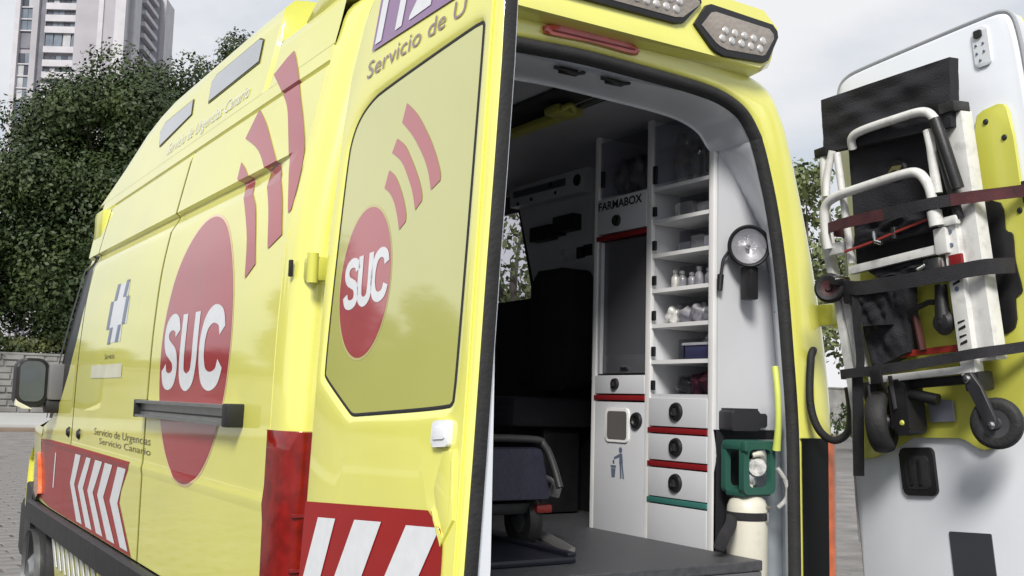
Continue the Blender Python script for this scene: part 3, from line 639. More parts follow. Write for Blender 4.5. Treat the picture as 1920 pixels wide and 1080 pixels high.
# mirror
b = B(); b.prism(rrect(-1.065, 1.165, -.925, 1.392, .045), -.10, .012, FY(3.06), .012); mi = b.mk('wing_mirror', BLK, AM)
b = B(); b.prism(rrect(-1.050, 1.192, -.943, 1.378, .036), .010, .016, FY(3.06)); b.mk('mirror_glass', mat('mirror_glass', (.16, .18, .23), .12, .8), mi)
b = B(); b.prism([(-1.062,1.205),(-1.045,1.185),(-1.0,1.165),(-.985,1.157),(-1.03,1.158),(-1.06,1.172)], -.03, .014, FY(3.06), .003); b.mk('mirror_base', PALEV, mi)
b = B(); b.box((-.935, 3.03, 1.14), (-.82, 3.12, 1.20), W, .015); b.mk('mirror_arm', BLK, mi)
b = B(); b.box((-.93, 3.02, 1.20), (-.84, 3.06, 1.37), W, .015); b.mk('mirror_shroud', mat('mirror_grey', (.16, .16, .16), .5), mi)
# hinges on the near rear pillar
b = B(); b.box((-.852, -.04, 1.51), (-.81, .02, 1.568), W, .012); b.tube([(-.848, -.034, 1.505), (-.848, -.034, 1.573)], .013, 12); b.mk('door_hinge', YELP, AM)
b = B(); b.box((-.872, .050, 1.525), (-.862, .060, 1.565), W, .003); b.mk('hinge_slot', BLK, AM)
for z in (1.545,):
    b = B(); xh = XR(z); b.box((xh-.045, -.045, z-.035), (xh+.01, .02, z+.035), W, .012); b.tube([(xh-.01, -.04, z-.042), (xh-.01, -.04, z+.042)], .016, 12); b.mk('door_hinge', YELP, AM)
# black check cable between pillar and white door
b = B(); b.tube([(.80,-.004,1.405),(.785,-.03,1.43),(.768,-.035,1.40),(.765,-.035,1.27),(.785,-.05,1.19),(.83,-.07,1.158),(.875,-.085,1.185),(.892,-.08,1.25),(.893,-.07,1.32)], .012, 10, 6); b.mk('check_cable', RUB, AM)

# ------------------------------------------------------------------ near rear door (outside towards us)
def radial(poly, c, angs):
    o = []; n = len(poly)
    for a in angs:
        dx, dy = math.cos(a), math.sin(a); best = None
        for i in range(n):
            (x1, y1), (x2, y2) = poly[i], poly[(i+1) % n]; ex, ey = x2-x1, y2-y1; den = dx*ey-dy*ex
            if abs(den) < 1e-12: continue
            t = ((x1-c[0])*ey-(y1-c[1])*ex)/den; s_ = ((x1-c[0])*dy-(y1-c[1])*dx)/den
            if t > 0 and -1e-9 <= s_ <= 1+1e-9 and (best is None or t < best): best = t
        o.append((c[0]+dx*best, c[1]+dy*best))
    return o
WIN = [(.118,-.008),(.124,-.02),(.26,-.102),(.275,-.108),(.30,-.109),(.655,-.112),(.672,-.105),(.678,-.09),(.708,.585),(.705,.60),(.69,.606),(.30,.592),(.25,.583),(.20,.562),(.165,.525),(.148,.47),(.124,.15)]
DO = [(.082,-.62),(.082,-.35),(.078,.0),(.080,.236),(.098,.44),(.113,.56),(.135,.68),(.185,.79),(.25,.86),(.33,.905),(.50,.925),(.74,.935),(.775,.93),(.773,.75),(.772,.5),(.765,.31),(.757,.13),(.753,.016),(.746,-.19),(.737,-.39),(.727,-.62)]
def chaikin(P, k):
    for _ in range(k):
        o = []
        for i, p in enumerate(P):
            q = P[(i+1) % len(P)]; o += [(p[0]*.75+q[0]*.25, p[1]*.75+q[1]*.25), (p[0]*.25+q[0]*.75, p[1]*.25+q[1]*.75)]
        P = o
    return P
WIN = chaikin(WIN, 2)
cw = (.42, .25)
angs = sorted(set([round(2*math.pi*i/120, 4) for i in range(120)]+[round(math.atan2(p[1]-cw[1], p[0]-cw[0]) % (2*math.pi), 4) for p in WIN+DO]))
_a = [angs[0]]
for q in angs[1:]:
    if q-_a[-1] > .012: _a.append(q)
angs = _a
wo = radial(WIN, cw, angs); do = radial(DO, cw, angs)
def mixr(A_, B_, t): return [(a[0]*(1-t)+c[0]*t, a[1]*(1-t)+c[1]*t) for a, c in zip(A_, B_)]
def offp(P, k):
    o = []; n = len(P)
    for i, p in enumerate(P):
        a, c = P[i-1], P[(i+1) % n]; tx, ty = c[0]-a[0], c[1]-a[1]; l = math.hypot(tx, ty) or 1; o.append((p[0]+ty/l*k, p[1]-tx/l*k))
    return o
lay = [(offp(do, -.004), -.030), (offp(do, .0), -.008), (offp(do, -.004), -.002), (offp(do, -.012), .0), (mixr(offp(wo, .03), do, .0), .0), (offp(wo, .016), .0), (offp(wo, .006), -.002), (wo, -.005), (wo, -.016)]
b = B(); b.grid([[FL(u, v, d) for u, v in P] for P, d in lay], True); ld = b.mk('rear_door', YEL, AM, 50)
ld['label'] = 'rear door seen from outside with yellow window and SUC logo'
b = B(); b.prism(offp(DO, .003), -.034, -.0305, FL); b.mk('inner_panel', WHT, ld)
b = B(); b.prism([(.11,-.62),(.726,-.62),(.737,-.375),(.746,-.15),(.752,.01),(.72,.03),(.11,.0)], -.060, -.0342, lambda u, v, d: FL(u-.006, v, -.0342+(d+.0342)*max(.02, min(1, (.03-v)/.42)))); b.mk('inner_trim', WHT, ld)
SE = [(.776,.93),(.774,.75),(.773,.5),(.766,.31),(.758,.13),(.754,.016),(.747,-.19),(.738,-.39),(.728,-.62)]
b = B(); b.grid([[FL(u+o_, v, d) for u, v in SE] for o_, d in ((-.004, -.005), (.001, -.004), (.003, -.010), (.003, -.026), (.0, -.030), (-.02, -.0315))]); b.mk('edge_seal', RUB, ld, 50)
b = B(); b.prism(offp(WIN, .002), -.016, -.0045, FL); gl = b.mk('window_glass', VIN, ld)
gk = offp(wo, -.0065)
b = B(); b.grid([[FL(u, v, d) for u, v in P] for P, d in ((offp(wo, .001), -.0045), (offp(wo, -.002), -.0030), (gk, -.0040))], True); b.mk('window_gasket', RUB, ld, 40)
def flat(polys, fr, d, name, m, parent):
    b = B()
    for poly in polys:
        t = bmesh.new(); f = t.faces.new([t.verts.new(fr(a, c, d)) for a, c in poly]); f.normal_update()
        if len(poly) > 4: bmesh.ops.triangulate(t, faces=[f])
        b.add(t)
    return b.mk(name, m, parent, 0)
gd = -.0034
flat([ell(.283, .172, .121, .166, 56)], FL, gd-.0006, 'logo_outline', mat('olive_outline_vinyl', (.55, .50, .22), .3, 0, .6), gl)
CRIMG = mat('crimson_on_glass', (.40, .055, .065), .3, 0, 1, .06, 5, cior=2.1)
flat([ell(.283, .172, .117, .160, 56)], FL, gd, 'logo_disc', CRIMG, gl)
for ch, a, c in (('S', .186, .262), ('U', .252, .322), ('C', .312, .392)): flat(glyph_polys(ch, a, c, .122, .230, .021), FL, gd+.0008, 'logo_letter', WVIN, gl)
for poly in ([(.345,.361),(.361,.396),(.388,.378),(.409,.354),(.432,.32),(.448,.285),(.448,.268),(.423,.256),(.412,.285),(.393,.32),(.37,.345)],
             [(.368,.432),(.387,.458),(.425,.432),(.459,.392),(.488,.352),(.508,.315),(.510,.298),(.485,.284),(.472,.318),(.454,.349),(.415,.40)],
             [(.404,.488),(.419,.526),(.465,.49),(.506,.446),(.545,.395),(.575,.342),(.577,.323),(.543,.312),(.528,.352),(.502,.392),(.455,.445)]):
    flat([soft(poly)], FL, gd, 'logo_wave', CRIMG, gl)
rdp = flat([[(.09,-.282),(.619,-.286),(.665,-.316),(.674,-.335),(.672,-.62),(.09,-.62)]], FL, .003, 'red_panel', RED, ld)
for (a, c), v1, k in (((.165, .249), -.313, .42), ((.336, .449), -.312, .63), ((.546, .664), -.314, .74)):
    dv = .30; flat([[(a, v1), (c, v1), (c-k*dv, v1-dv), (max(a-k*dv, .092) if a-k*dv < .092 else a-k*dv, v1-dv)] if a-k*dv > .092 else [(a, v1), (c, v1), (c-k*dv, v1-dv) if c-k*dv > .092 else (.1, v1-(c-.1)/k), (.092, v1-(a-.092)/k)]], FL, .0045, 'white_stripe', WVIN, rdp)
sg = flat([[(.246,.697),(.62,.684),(.62,.86),(.286,.86)]], FL, .003, 'purple_sign', PURP, ld)
put_text('112', FL, .262, .712, .26, .125, .0045, 'sign_lettering', WVIN, sg, .03, .25)
put_text('Servicio de U', FL, .228, .638, .42, .040, .0022, 'door_lettering', mat('mauve_lettering', (.26, .19, .20), .4, 0, .5), ld, 0, .12)
b = B(); b.prism(rrect(.625,-.178,.682,-.132,.008), -.002, .010, FL, .003); b.prism(rrect(.633,-.165,.674,-.145,.004), .008, .013, FL, .002); b.mk('door_badge', mat('white_badge', (.8, .82, .86), .25, 0, .6), ld)
# pressed handle recess by the free edge
b = B(); b.prism([(.690,-.20),(.700,-.20),(.706,-.30),(.676,-.335),(.655,-.31),(.640,-.285),(.630,-.283),(.645,-.30),(.668,-.345),(.697,-.31)], -.001, .006, FL, .003); b.mk('pressed_rib', YEL, ld)
b = B(); b.prism([(.655,-.185),(.70,-.182),(.698,-.295),(.676,-.325),(.65,-.295),(.632,-.25)], -.004, .0025, FL, .002); b.mk('handle_recess', YEL, ld)
b = B(); b.tube([FL(.708+.04*(v+.6)/1.5, v, .001) for v in np.linspace(.9, -.6, 14)], .006, 8, flat=.5); b.mk('door_flange', YEL, ld)

# ------------------------------------------------------------------ far rear door (white inside towards us)
RD = cm2([(.072,-.60),(.077,-.45),(.084,-.266),(.107,-.02),(.130,.18),(.155,.55),(.174,.82),(.182,.89),(.200,.934),(.237,.955),(.30,.961),(.50,.961),(.71,.959),(.775,.954),(.808,.932),(.822,.88),(.829,.77),(.834,.5),(.834,.1),(.830,-.3),(.824,-.60)], 3)
b = B(); lay = [(offp(RD, .013), -.05), (offp(RD, .009), -.026), (offp(RD, .005), -.018), (offp(RD, .014), -.016), (offp(RD, .020), -.004), (offp(RD, .026), 0)]
V = b.grid([[FR(u, v, d) for u, v in P] for P, d in lay], True); b.face(V[-1]); b.face(V[0][::-1])
bmesh.ops.triangulate(b.bm, faces=[f for f in b.bm.faces if len(f.verts) > 4]); rd = b.mk('rear_door', WHT, AM, 40)
rd['label'] = 'rear door seen from its white inside with stair chair mount'
b = B(); b.prism(offp(RD, .013), -.056, -.05, FR); b.mk('outer_skin', YEL, rd)
b = B(); b.tube([FR(u, v, -.013) for u, v in offp(RD, .010)][3:-3], .0055, 8); b.mk('door_seal', mat('grey_seal', (.34, .35, .37), .6), rd)
BO = [(.680,.689),(.70,.698),(.745,.702),(.762,.696),(.771,.677),(.777,.605),(.780,.406),(.782,.12),(.778,.0),(.74,-.07),(.66,-.13),(.625,-.163),(.603,-.178),(.576,-.184),(.552,-.176),(.537,-.165),(.520,-.153),(.503,-.148),(.351,-.142),(.30,-.165),(.20,-.20),(.130,-.204),(.124,-.17),(.136,-.04),(.18,.10),(.22,.30),(.26,.60),(.40,.66),(.60,.66),(.655,.60)]
b = B(); b.prism(BO, .004, .014, FR, .002); bo = b.mk('mounting_board', YELP, rd)
for u, v in ((.705,.665),(.752,.61),(.768,.415),(.575,-.155),(.155,-.075),(.745,.07)):
    b = B(); b.lathe([(0, .004), (.006, .004), (.008, .001), (.009, -.002)], 12, FR(u, v, .014), NR); b.mk('bolt', BLK, bo)
b = B(); b.prism(cm2([(.64,.444),(.719,.446),(.723,.376),(.742,.358),(.739,.29),(.748,.213),(.726,.196),(.714,.123),(.64,.122),(.60,.28)], 3, True), .0135, .019, FR); b.mk('black_backplate', BLK, rd)
b = B(); b.prism(rrect(.288,-.306,.406,-.173,.018), -.004, .010, FR, .004); hr = b.mk('pull_handle', BLK, rd)
b = B(); b.prism(rrect(.305,-.288,.390,-.195,.014), .008, .0125, FR, .003); b.mk('handle_cup', RUB, hr)
b = B(); b.box((.325, -.275, .012), (.333, -.205, .017), FR); b.box((.355, -.275, .012), (.363, -.205, .017), FR); b.mk('cup_rib', BLK, hr)
b = B(); b.prism(rrect(.424,-.60,.556,-.400,.004), .001, .004, FR); b.mk('grey_pad', mat('slate_pad', (.045, .05, .06), .6), rd)
b = B(); b.prism(rrect(.690,.815,.738,.920,.012), .0, .006, FR, .002); la = b.mk('latch_plate', WHT, rd)
b = B(); b.prism(rrect(.700,.893,.722,.913,.004), .006, .012, FR); b.mk('latch', BLK, la)
for u, v in ((.70,.875),(.722,.875),(.70,.853),(.722,.853),(.708,.833)):
    b = B(); b.lathe([(0, .004), (.003, .003), (.004, 0)], 8, FR(u, v, .006), NR); b.mk('screw', GREYV, la)
def strap(pts, wd, m, name='strap', sub=6):
    P = catmull([FR(*p) for p in pts], sub); b = B(); b.ribbon([(p, VR+NR*.12*math.sin(i*.5)) for i, p in enumerate(P)], wd); o = b.mk(name, m, rd); return o
strap([(.195,.470,.016),(.217,.473,.120),(.34,.471,.150),(.46,.466,.150)], .031, MARO)
strap([(.46,.466,.151),(.588,.463,.150),(.66,.461,.13)], .031, STRP)
strap([(.66,.461,.131),(.71,.460,.105),(.775,.459,.05),(.815,.458,.02)], .031, MARO)
strap([(.215,.315,.10),(.309,.285,.13),(.42,.278,.136),(.525,.276,.136),(.70,.277,.120),(.735,.277,.09),(.745,.278,.03)], .040, STRP)
strap([(.165,.045,.02),(.205,.047,.115),(.30,.047,.14),(.40,.049,.142),(.55,.056,.138),(.671,.064,.125),(.73,.069,.07),(.795,.075,.018)], .027, STRP)
P = catmull([FR(.272,.04,.12), FR(.258,-.06,.118), FR(.238,-.15,.11), FR(.216,-.245,.10)], 5); b = B(); b.ribbon([(p, ER) for p in P], .040); b.mk('strap_tail', STRP, rd)
P = catmull([FR(.305,.29,.12), FR(.30,.20,.128), FR(.297,.10,.126), FR(.292,.05,.13)], 4); b = B(); b.ribbon([(p, ER) for p in P], .030); b.mk('strap_tail', STRP, rd)
for u, v in ((.785,.075),(.805,.458)):
    b = B(); b.box((u-.02, v-.028, .012), (u+.03, v+.028, .022), FR, .003); b.mk('strap_anchor', YELP if v < .2 else BLK, rd)
b = B(); b.box((.345, .01, .143), (.385, .05, .152), FR, .003); b.mk('buckle', BLK, rd)

# ------------------------------------------------------------------ folded stair chair hanging on the white door
CH = thing('stair_chair', tuple(FR(.45, -.19, .08)), 'folded evacuation chair with white tube frame and black fabric strapped on the white door', 'stair chair')
def cloth(poly4, nu, nv, d, amp, name, thick=.012, m=BLKF, seed=0, sag=0):
    r_ = np.random.default_rng(seed); ph = r_.random(8)*6.28; rows = []
    for i in range(nv+1):
        row = []
        for j in range(nu+1):
            s_, t_ = j/nu, i/nv; A_, B_, C_, D_ = poly4
            u = (A_[0]*(1-s_)+B_[0]*s_)*(1-t_)+(D_[0]*(1-s_)+C_[0]*s_)*t_; v = (A_[1]*(1-s_)+B_[1]*s_)*(1-t_)+(D_[1]*(1-s_)+C_[1]*s_)*t_
            e = min(1, 6*min(s_, 1-s_, t_, 1-t_)+.15)
            q = amp*(math.sin(9*s_+5*t_+ph[0])+.7*math.sin(17*t_-6*s_+ph[1])+.5*math.sin(23*s_+11*t_+ph[2])+.35*math.sin(41*t_+13*s_+ph[3]))*e - sag*math.sin(math.pi*s_)*math.sin(math.pi*t_)
            row.append((u, v, d+q))
        rows.append(row)
    b = B(); F_ = [[FR(*p) for p in r] for r in rows]; K_ = [[FR(p[0], p[1], p[2]-thick) for p in r] for r in rows]
    b.grid(F_); b.grid([r[::-1] for r in K_])
    per = lambda G: [G[0][j] for j in range(nu+1)]+[G[i][nu] for i in range(1, nv+1)]+[G[nv][j] for j in range(nu-1, -1, -1)]+[G[i][0] for i in range(nv-1, 0, -1)]
    b.grid([per(F_), per(K_)], True); bmesh.ops.remove_doubles(b.bm, verts=b.bm.verts, dist=1e-5); return b.mk(name, m, CH, 60)
cloth([(.225,.705),(.672,.655),(.692,.836),(.238,.862)], 34, 16, .108, .0055, 'head_cover', .035, seed=1)
cloth([(.27,.345),(.60,.345),(.635,.715),(.29,.73)], 26, 24, .072, .003, 'backrest_fabric', seed=2, sag=.02)
cloth([(.305,.40),(.58,.40),(.585,.475),(.32,.455)], 20, 8, .115, .006, 'seat_fold', .03, seed=5)
cloth([(.300,.055),(.43,.09),(.445,.275),(.262,.29)], 20, 20, .088, .006, 'seat_fabric', .05, seed=3, sag=-.01)
cloth([(.315,.175),(.40,.17),(.41,.26),(.31,.265)], 12, 10, .125, .005, 'folded_cushion', .03, seed=8)
cloth([(.375,.30),(.50,.305),(.56,.34),(.32,.34)], 14, 8, .10, .004, 'seat_fold', .03, seed=9)
def ctube(pts, r, name, m, sm=6, flat=1, n=12): b = B(); b.tube([FR(*p) for p in pts], r, n, sm, flat); return b.mk(name, m, CH, 60)
ctube([(.340,.685,.11),(.352,.712,.122),(.397,.722,.126),(.53,.719,.128),(.595,.715,.128),(.625,.703,.128),(.641,.680,.126)], .0125, 'carry_handle', WTUB)
ctube([(.640,.682,.126),(.652,.63,.126),(.662,.57,.122),(.672,.49,.112)], .0165, 'handle_grip', BLK)
ctube([(.606,.662,.118),(.612,.62,.12),(.613,.565,.12),(.616,.49,.12)], .0125, 'short_tube', WTUB)
ctube([(.640,.60,.118),(.648,.52,.112),(.655,.44,.105),(.655,.415,.10)], .013, 'armrest_strut', BLK)
ctube([(.218,.415,.125),(.221,.49,.13),(.232,.536,.132),(.275,.556,.134),(.38,.561,.135),(.53,.562,.135),(.575,.552,.134),(.597,.519,.132),(.604,.48,.13),(.605,.41,.126)], .0135, 'frame_loop', WTUB)
ctube([(.604,.445,.128),(.605,.405,.126)], .0195, 'tube_sleeve', WTUB, 0)
ctube([(.217,.70,.10),(.208,.60,.10),(.204,.50,.10),(.210,.40,.10)], .012, 'side_tube', WTUB)
ctube([(.274,.69,.105),(.279,.55,.105),(.285,.36,.105)], .011, 'side_tube', WTUB)
ctube([(.262,.70,.11),(.236,.63,.115),(.228,.57,.12)], .011, 'brace_tube', WTUB)
for u, v in ((.217,.705),(.668,.705)): b = B(); b.box((u-.024, v-.012, .05 if u > .5 else .085), (u+.024, v+.016, .115), FR, .004); b.mk('tube_cap', BLK, CH)
def rail(p0, p1, wd, d0, d1, name, m=WTUB, par_=None):
    b = B(); n_ = 2; (u0, v0), (u1, v1) = p0, p1; tx, ty = u1-u0, v1-v0; l = math.hypot(tx, ty); nx, ny = -ty/l*wd/2, tx/l*wd/2
    b.prism([(u0+nx, v0+ny), (u0-nx, v0-ny), (u1-nx, v1-ny), (u1+nx, v1+ny)], d0, d1, FR, .004); return b.mk(name, m, par_ or CH)
po = rail((.662,.695), (.672,.045), .058, .045, .088, 'main_post')
ir = rail((.625,.412), (.630,.012), .044, .075, .108, 'track_rail')
for v in (.385, .35, .315, .235):
    b = B(); b.lathe([(0, .002), (.006, .002), (.007, -.001)], 10, FR(.628, v, .108), NR); b.mk('rail_hole', GREYV, ir)
for i, v in enumerate((.245, .145, .128, .108, .09)):
    b = B(); b.prism([(.618, v), (.640, v+.006), (.639, v+.013-.004*(i % 2)), (.619, v+.006)], .108, .1095, FR); b.mk('rail_mark', BLK, ir)
rail((.160,.48), (.182,.34), .022, .06, .09, 'track_rail'); rail((.185,.33), (.212,-.085), .024, .055, .085, 'main_post'); rail((.216,.28), (.245,.055), .030, .05, .08, 'track_rail')
rail((.277,.341), (.606,.348), .024, .092, .115, 'cross_bar'); rail((.300,.022), (.640,.028), .020, .085, .11, 'cross_bar')
b = B(); b.box((.205, .395, .07), (.262, .43, .118), FR, .006); b.mk('side_clamp', WTUB, CH)
b = B(); b.box((.545, .292, .095), (.60, .325, .125), FR, .006); b.tube([FR(.55, .31, .12), FR(.53, .30, .13)], .006, 8); b.mk('hinge_bracket', STEEL, CH)
b = B(); b.box((.60, .40, .10), (.66, .425, .12), FR, .006); b.box((.585, .33, .10), (.625, .40, .122), FR, .006); b.mk('corner_bracket', WTUB, CH)
b = B(); b.box((.615, .285, .10), (.655, .325, .112), FR, .004); b.mk('red_bracket', REDD, CH)
b = B(); b.box((.32, .078, .055), (.60, .096, .07), FR, .003); b.mk('red_footbar', mat('red_bar', (.30, .03, .02), .4), CH)
b = B(); b.tube([FR(.455,.185,.07), FR(.475,.09,.08)], .010, 8); b.mk('dark_strut', mat('dark_red_steel', (.06, .015, .013), .4), CH)
def wheel(u, v, d, r, wd, axis, hub, name='wheel', m=RUB):
    c = FR(u, v, d); b = B(); h = wd/2
    b.lathe([(r*.55, -h*.8), (r*.80, -h), (r*.95, -h*.75), (r, -h*.3), (r, h*.3), (r*.95, h*.75), (r*.80, h), (r*.55, h*.8)], 32, c, axis); o = b.mk(name, m, CH, 50)
    b = B(); b.lathe([(0, -h*.9), (r*.2, -h*.9), (r*.25, -h*.6), (r*.56, -h*.75), (r*.56, h*.75), (r*.25, h*.6), (r*.2, h*.95), (0, h*.95)], 28, c, axis); b.mk('hub', hub, o); return o
HUB = mat('grey_hub', (.05, .05, .055), .5)
wheel(.700, -.112, .115, .064, .034, NR*.93+ER*.30, HUB)
b = B(); b.prism([(.640,.012),(.668,.018),(.690,-.02),(.722,-.10),(.716,-.125),(.698,-.128),(.690,-.11),(.655,-.03)], .137, .147, FR, .003); fk = b.mk('fork', mat('fork_grey', (.028, .027, .032), .45), CH)
for u, v in ((.655, .002), (.707, -.115)): b = B(); b.lathe([(0, .008), (.008, .007), (.011, .002), (.011, -.002)], 12, FR(u, v, .147), NR); b.mk('axle_bolt', STEEL, fk)
b = B(); b.box((.615, -.03, .05), (.66, .02, .11), FR, .008); b.mk('fork_head', BLK, CH)
wheel(.322, -.095, .10, .086, .060, ER*.82-NR*.48, BLK)
b = B(); b.prism(rrect(.365,-.135,.425,.02,.02), .04, .11, FR, .012); hs = b.mk('wheel_housing', BLK, CH)
b = B(); b.prism([(.376,.03),(.388,.03),(.392,-.06),(.384,-.065)], .111, .116, FR, .001); b.mk('grey_link', HUB, hs)
b = B(); b.prism([(.335,.01),(.341,.01),(.340,-.04),(.335,-.04)], .15, .153, FR); b.mk('grey_link', HUB, hs)
b = B(); b.lathe([(0, .004), (.006, .003), (.008, 0)], 10, FR(.402, -.10, .11), NR); b.mk('bolt', YELP, hs)
b = B(); b.prism([(.245,.02),(.31,.02),(.31,-.05),(.275,-.09),(.262,-.06)], .05, .09, FR, .01); b.mk('fork', BLK, CH)
wheel(.208, .300, .125, .044, .04, NR*.8+ER*.5, mat('red_hub', (.05, .010, .012), .5))
b = B(); b.lathe([(0, .03), (.012, .03), (.016, 0), (.012, -.03)], 12, FR(.245, .317, .12), NR); b.mk('axle_bolt', STEEL, CH)
b = B(); b.box((.245, .245, .085), (.30, .30, .12), FR, .012); b.mk('dark_bracket', BLK, CH)
b = B(); b.tube([FR(.565,.255,.09), FR(.565,.20,.095), FR(.566,.165,.095)], [.016, .018, .022], 12); b.lathe([(0, .022), (.024, .016), (.034, 0), (.024, -.016), (0, -.022)], 18, FR(.566, .155, .095), NR); b.mk('rubber_foot', BLK, CH)
b = B(); b.tube([FR(.46,.20,.09), FR(.52,.215,.09), FR(.565,.21,.09)], .008, 8); b.mk('dark_strut', BLK, CH)
b = B(); b.box((.40, -.01, .05), (.60, .016, .085), FR, .008); b.mk('lower_axle', BLK, CH)
b = B(); b.tube([FR(.40,-.02,.08), FR(.45,-.03,.09), FR(.505,-.045,.08)], .016, 10, 4); b.mk('black_lever', BLK, CH)
b = B(); b.prism([(.425,-.105),(.505,-.105),(.505,-.05),(.45,-.04),(.425,-.045)], .02, .028, FR, .002); b.mk('grey_plate', mat('dull_plate', (.30, .32, .38), .4, .4), CH)
b = B(); b.box((.46, .398, .12), (.475, .43, .135), FR, .003); b.tube([FR(.40,.43,.13), FR(.41,.40,.14), FR(.43,.392,.14)], .006, 8); b.mk('buckle', STEEL, CH)
b = B(); b.tube([FR(.285,.395,.128), FR(.38,.402,.13), FR(.50,.418,.13), FR(.59,.43,.122)], .006, 8, 3, .5); b.mk('red_cord', mat('red_cord', (.22, .02, .015), .6), CH)
b = B(); b.lathe([(0, .004), (.028, .003), (.034, -.004)], 20, FR(.44, .60, .058), NR); b.mk('back_emblem', BLK, CH)
b = B(); b.prism([(.415,.596),(.435,.612),(.468,.607),(.455,.592),(.44,.60)], .064, .068, FR); b.mk('emblem_mark', mat('olive_mark', (.16, .15, .06), .5), CH)

# ------------------------------------------------------------------ inside of the ambulance
b = B(); b.box((-.80, -.055, .785), (.545, 2.45, .815), W, .004); b.mk('floor', FLOORM, AM, 0)
b = B(); b.box((-.80, -.052, .72), (.545, -.03, .784), W, .004); b.mk('sill_plate', mat('sill_grey', (.16, .16, .17), .45, .3), AM)
b = B(); b.box((.545, .165, .785), (.86, 2.45, .812), W); b.box((.545, -.01, .58), (.86, .165, .60), W); b.mk('bottle_tray', FLOORM, AM, 0)
b = B(); b.prism([(-.70,.105),(.60,.105),(.66,.22),(.85,.42),(.88,.6),(.88,2.45),(-.70,2.45)], 2.222, 2.24, W); b.mk('ceiling', mat('ceiling_grey', (.38, .385, .40), .5), AM, 0)
b = B(); b.grid([[Vector((x, y, z)) for x in np.linspace(-.52, .50, 8)] for y, z in ((.016, 2.168), (.05, 2.172), (.10, 2.186), (.115, 2.224))]); b.mk('header_trim', WHT, AM, 30)
b = B(); b.grid([[Vector((-xs(z)+.06, y, z)) for y in (.13, 1.2, 2.45)] for z in np.linspace(.6, 2.22, 16)]); b.mk('inner_wall', LIN, AM, 40)
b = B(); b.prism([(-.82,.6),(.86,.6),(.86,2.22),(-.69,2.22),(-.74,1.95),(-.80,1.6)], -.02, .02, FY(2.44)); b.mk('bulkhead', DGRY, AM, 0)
# right wall beyond the cabinet: pillar trim, dark sliding door, window
b = B(); b.prism([(.78,1.345),(1.462,1.345),(1.47,1.36),(1.52,1.43),(1.785,2.135),(1.80,2.21),(.78,2.21)], 0, .02, FX(.87)); b.mk('pillar_trim', LIN, AM)
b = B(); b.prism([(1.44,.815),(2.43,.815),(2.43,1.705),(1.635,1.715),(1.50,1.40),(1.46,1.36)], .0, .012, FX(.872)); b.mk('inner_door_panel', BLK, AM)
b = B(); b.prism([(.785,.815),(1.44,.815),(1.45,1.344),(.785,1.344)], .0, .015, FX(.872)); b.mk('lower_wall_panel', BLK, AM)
b = B(); b.prism([(2.16,1.700),(2.43,1.700),(2.43,2.13),(2.16,2.13)], .0, .012, FX(.872)); b.prism([(1.77,2.125),(2.43,2.125),(2.43,2.21),(1.77,2.21)], .0, .013, FX(.872)); b.mk('window_surround', DGRY, AM)
b = B(); b.prism([(1.63,1.71),(1.655,1.71),(1.80,2.13),(1.772,2.13)], .0, .016, FX(.868)); b.mk('window_edge', BLK, AM)
b = B(); b.prism([(1.60,1.69),(2.17,1.69),(2.17,2.14),(1.76,2.14)], -.004, .0, FX(.885)); b.mk('side_window', ACR, AM)
# overhead control unit and labels on the wall
b = B(); b.prism([(1.195,2.118),(1.775,2.132),(1.78,2.222),(1.19,2.222)], 0, .06, FX(.85), .006); cu = b.mk('control_unit', LIN, AM)
b = B(); b.prism([(1.33,2.165),(1.74,2.17),(1.745,2.20),(1.33,2.198)], .06, .063, FX(.85)); b.mk('display_strip', DGRY, cu)
for y, z, r_ in ((1.245, 2.175, .026), (1.44, 2.185, .014), (1.59, 2.145, .008), (1.40, 2.145, .008), (1.70, 2.14, .008)):
    b = B(); b.lathe([(0, .008), (r_*.8, .007), (r_, .002), (r_, -.002)], 14, Vector((.79, y, z)), (-1, 0, 0)); b.mk('knob', BLK, cu)
b = B(); b.box((.80, 1.46, 1.955), (.85, 1.62, 2.02), W, .006); b.box((.80, 1.29, 1.975), (.85, 1.44, 2.045), W, .006); b.box((.815, 1.40, 1.965), (.85, 1.47, 2.0), W, .004); b.mk('radio_set', BLK, AM)
for y, z, s_ in ((1.29, 1.88, .03), (1.345, 1.865, .022), (1.42, 1.895, .018), (1.40, 1.86, .016), (1.24, 1.885, .03)):
    b = B(); b.box((.846, y-s_, z-s_*.8), (.85, y+s_, z+s_*.8), W); b.mk('socket', BLK if s_ > .025 and y < 1.3 else SHELF, AM)
b = B(); b.box((.83, 1.485, 1.33), (.852, 1.515, 1.40), W, .004); b.mk('belt_anchor', STEEL, AM)
b = B(); b.box((.842, 1.485, .9), (.850, 1.515, 1.33), W); b.mk('belt', STRP, AM)
# dark attendant seat
st = thing('attendant_seat', (.66, 1.25, .815), 'black upholstered attendant seat against the inner wall beyond the cabinet', 'seat')
b = B(); b.prism(rrect(1.19,1.30,1.47,1.80,.05), 0, .12, FX(.84), .03); b.mk('backrest', BLKF, st)
b = B(); b.box((.45, 1.16, 1.15), (.83, 1.50, 1.27), W, .03); b.mk('seat_cushion', BLKF, st)
b = B(); b.box((.62, 1.2, .815), (.80, 1.46, 1.15), W, .02); b.mk('pedestal', BLK, st)
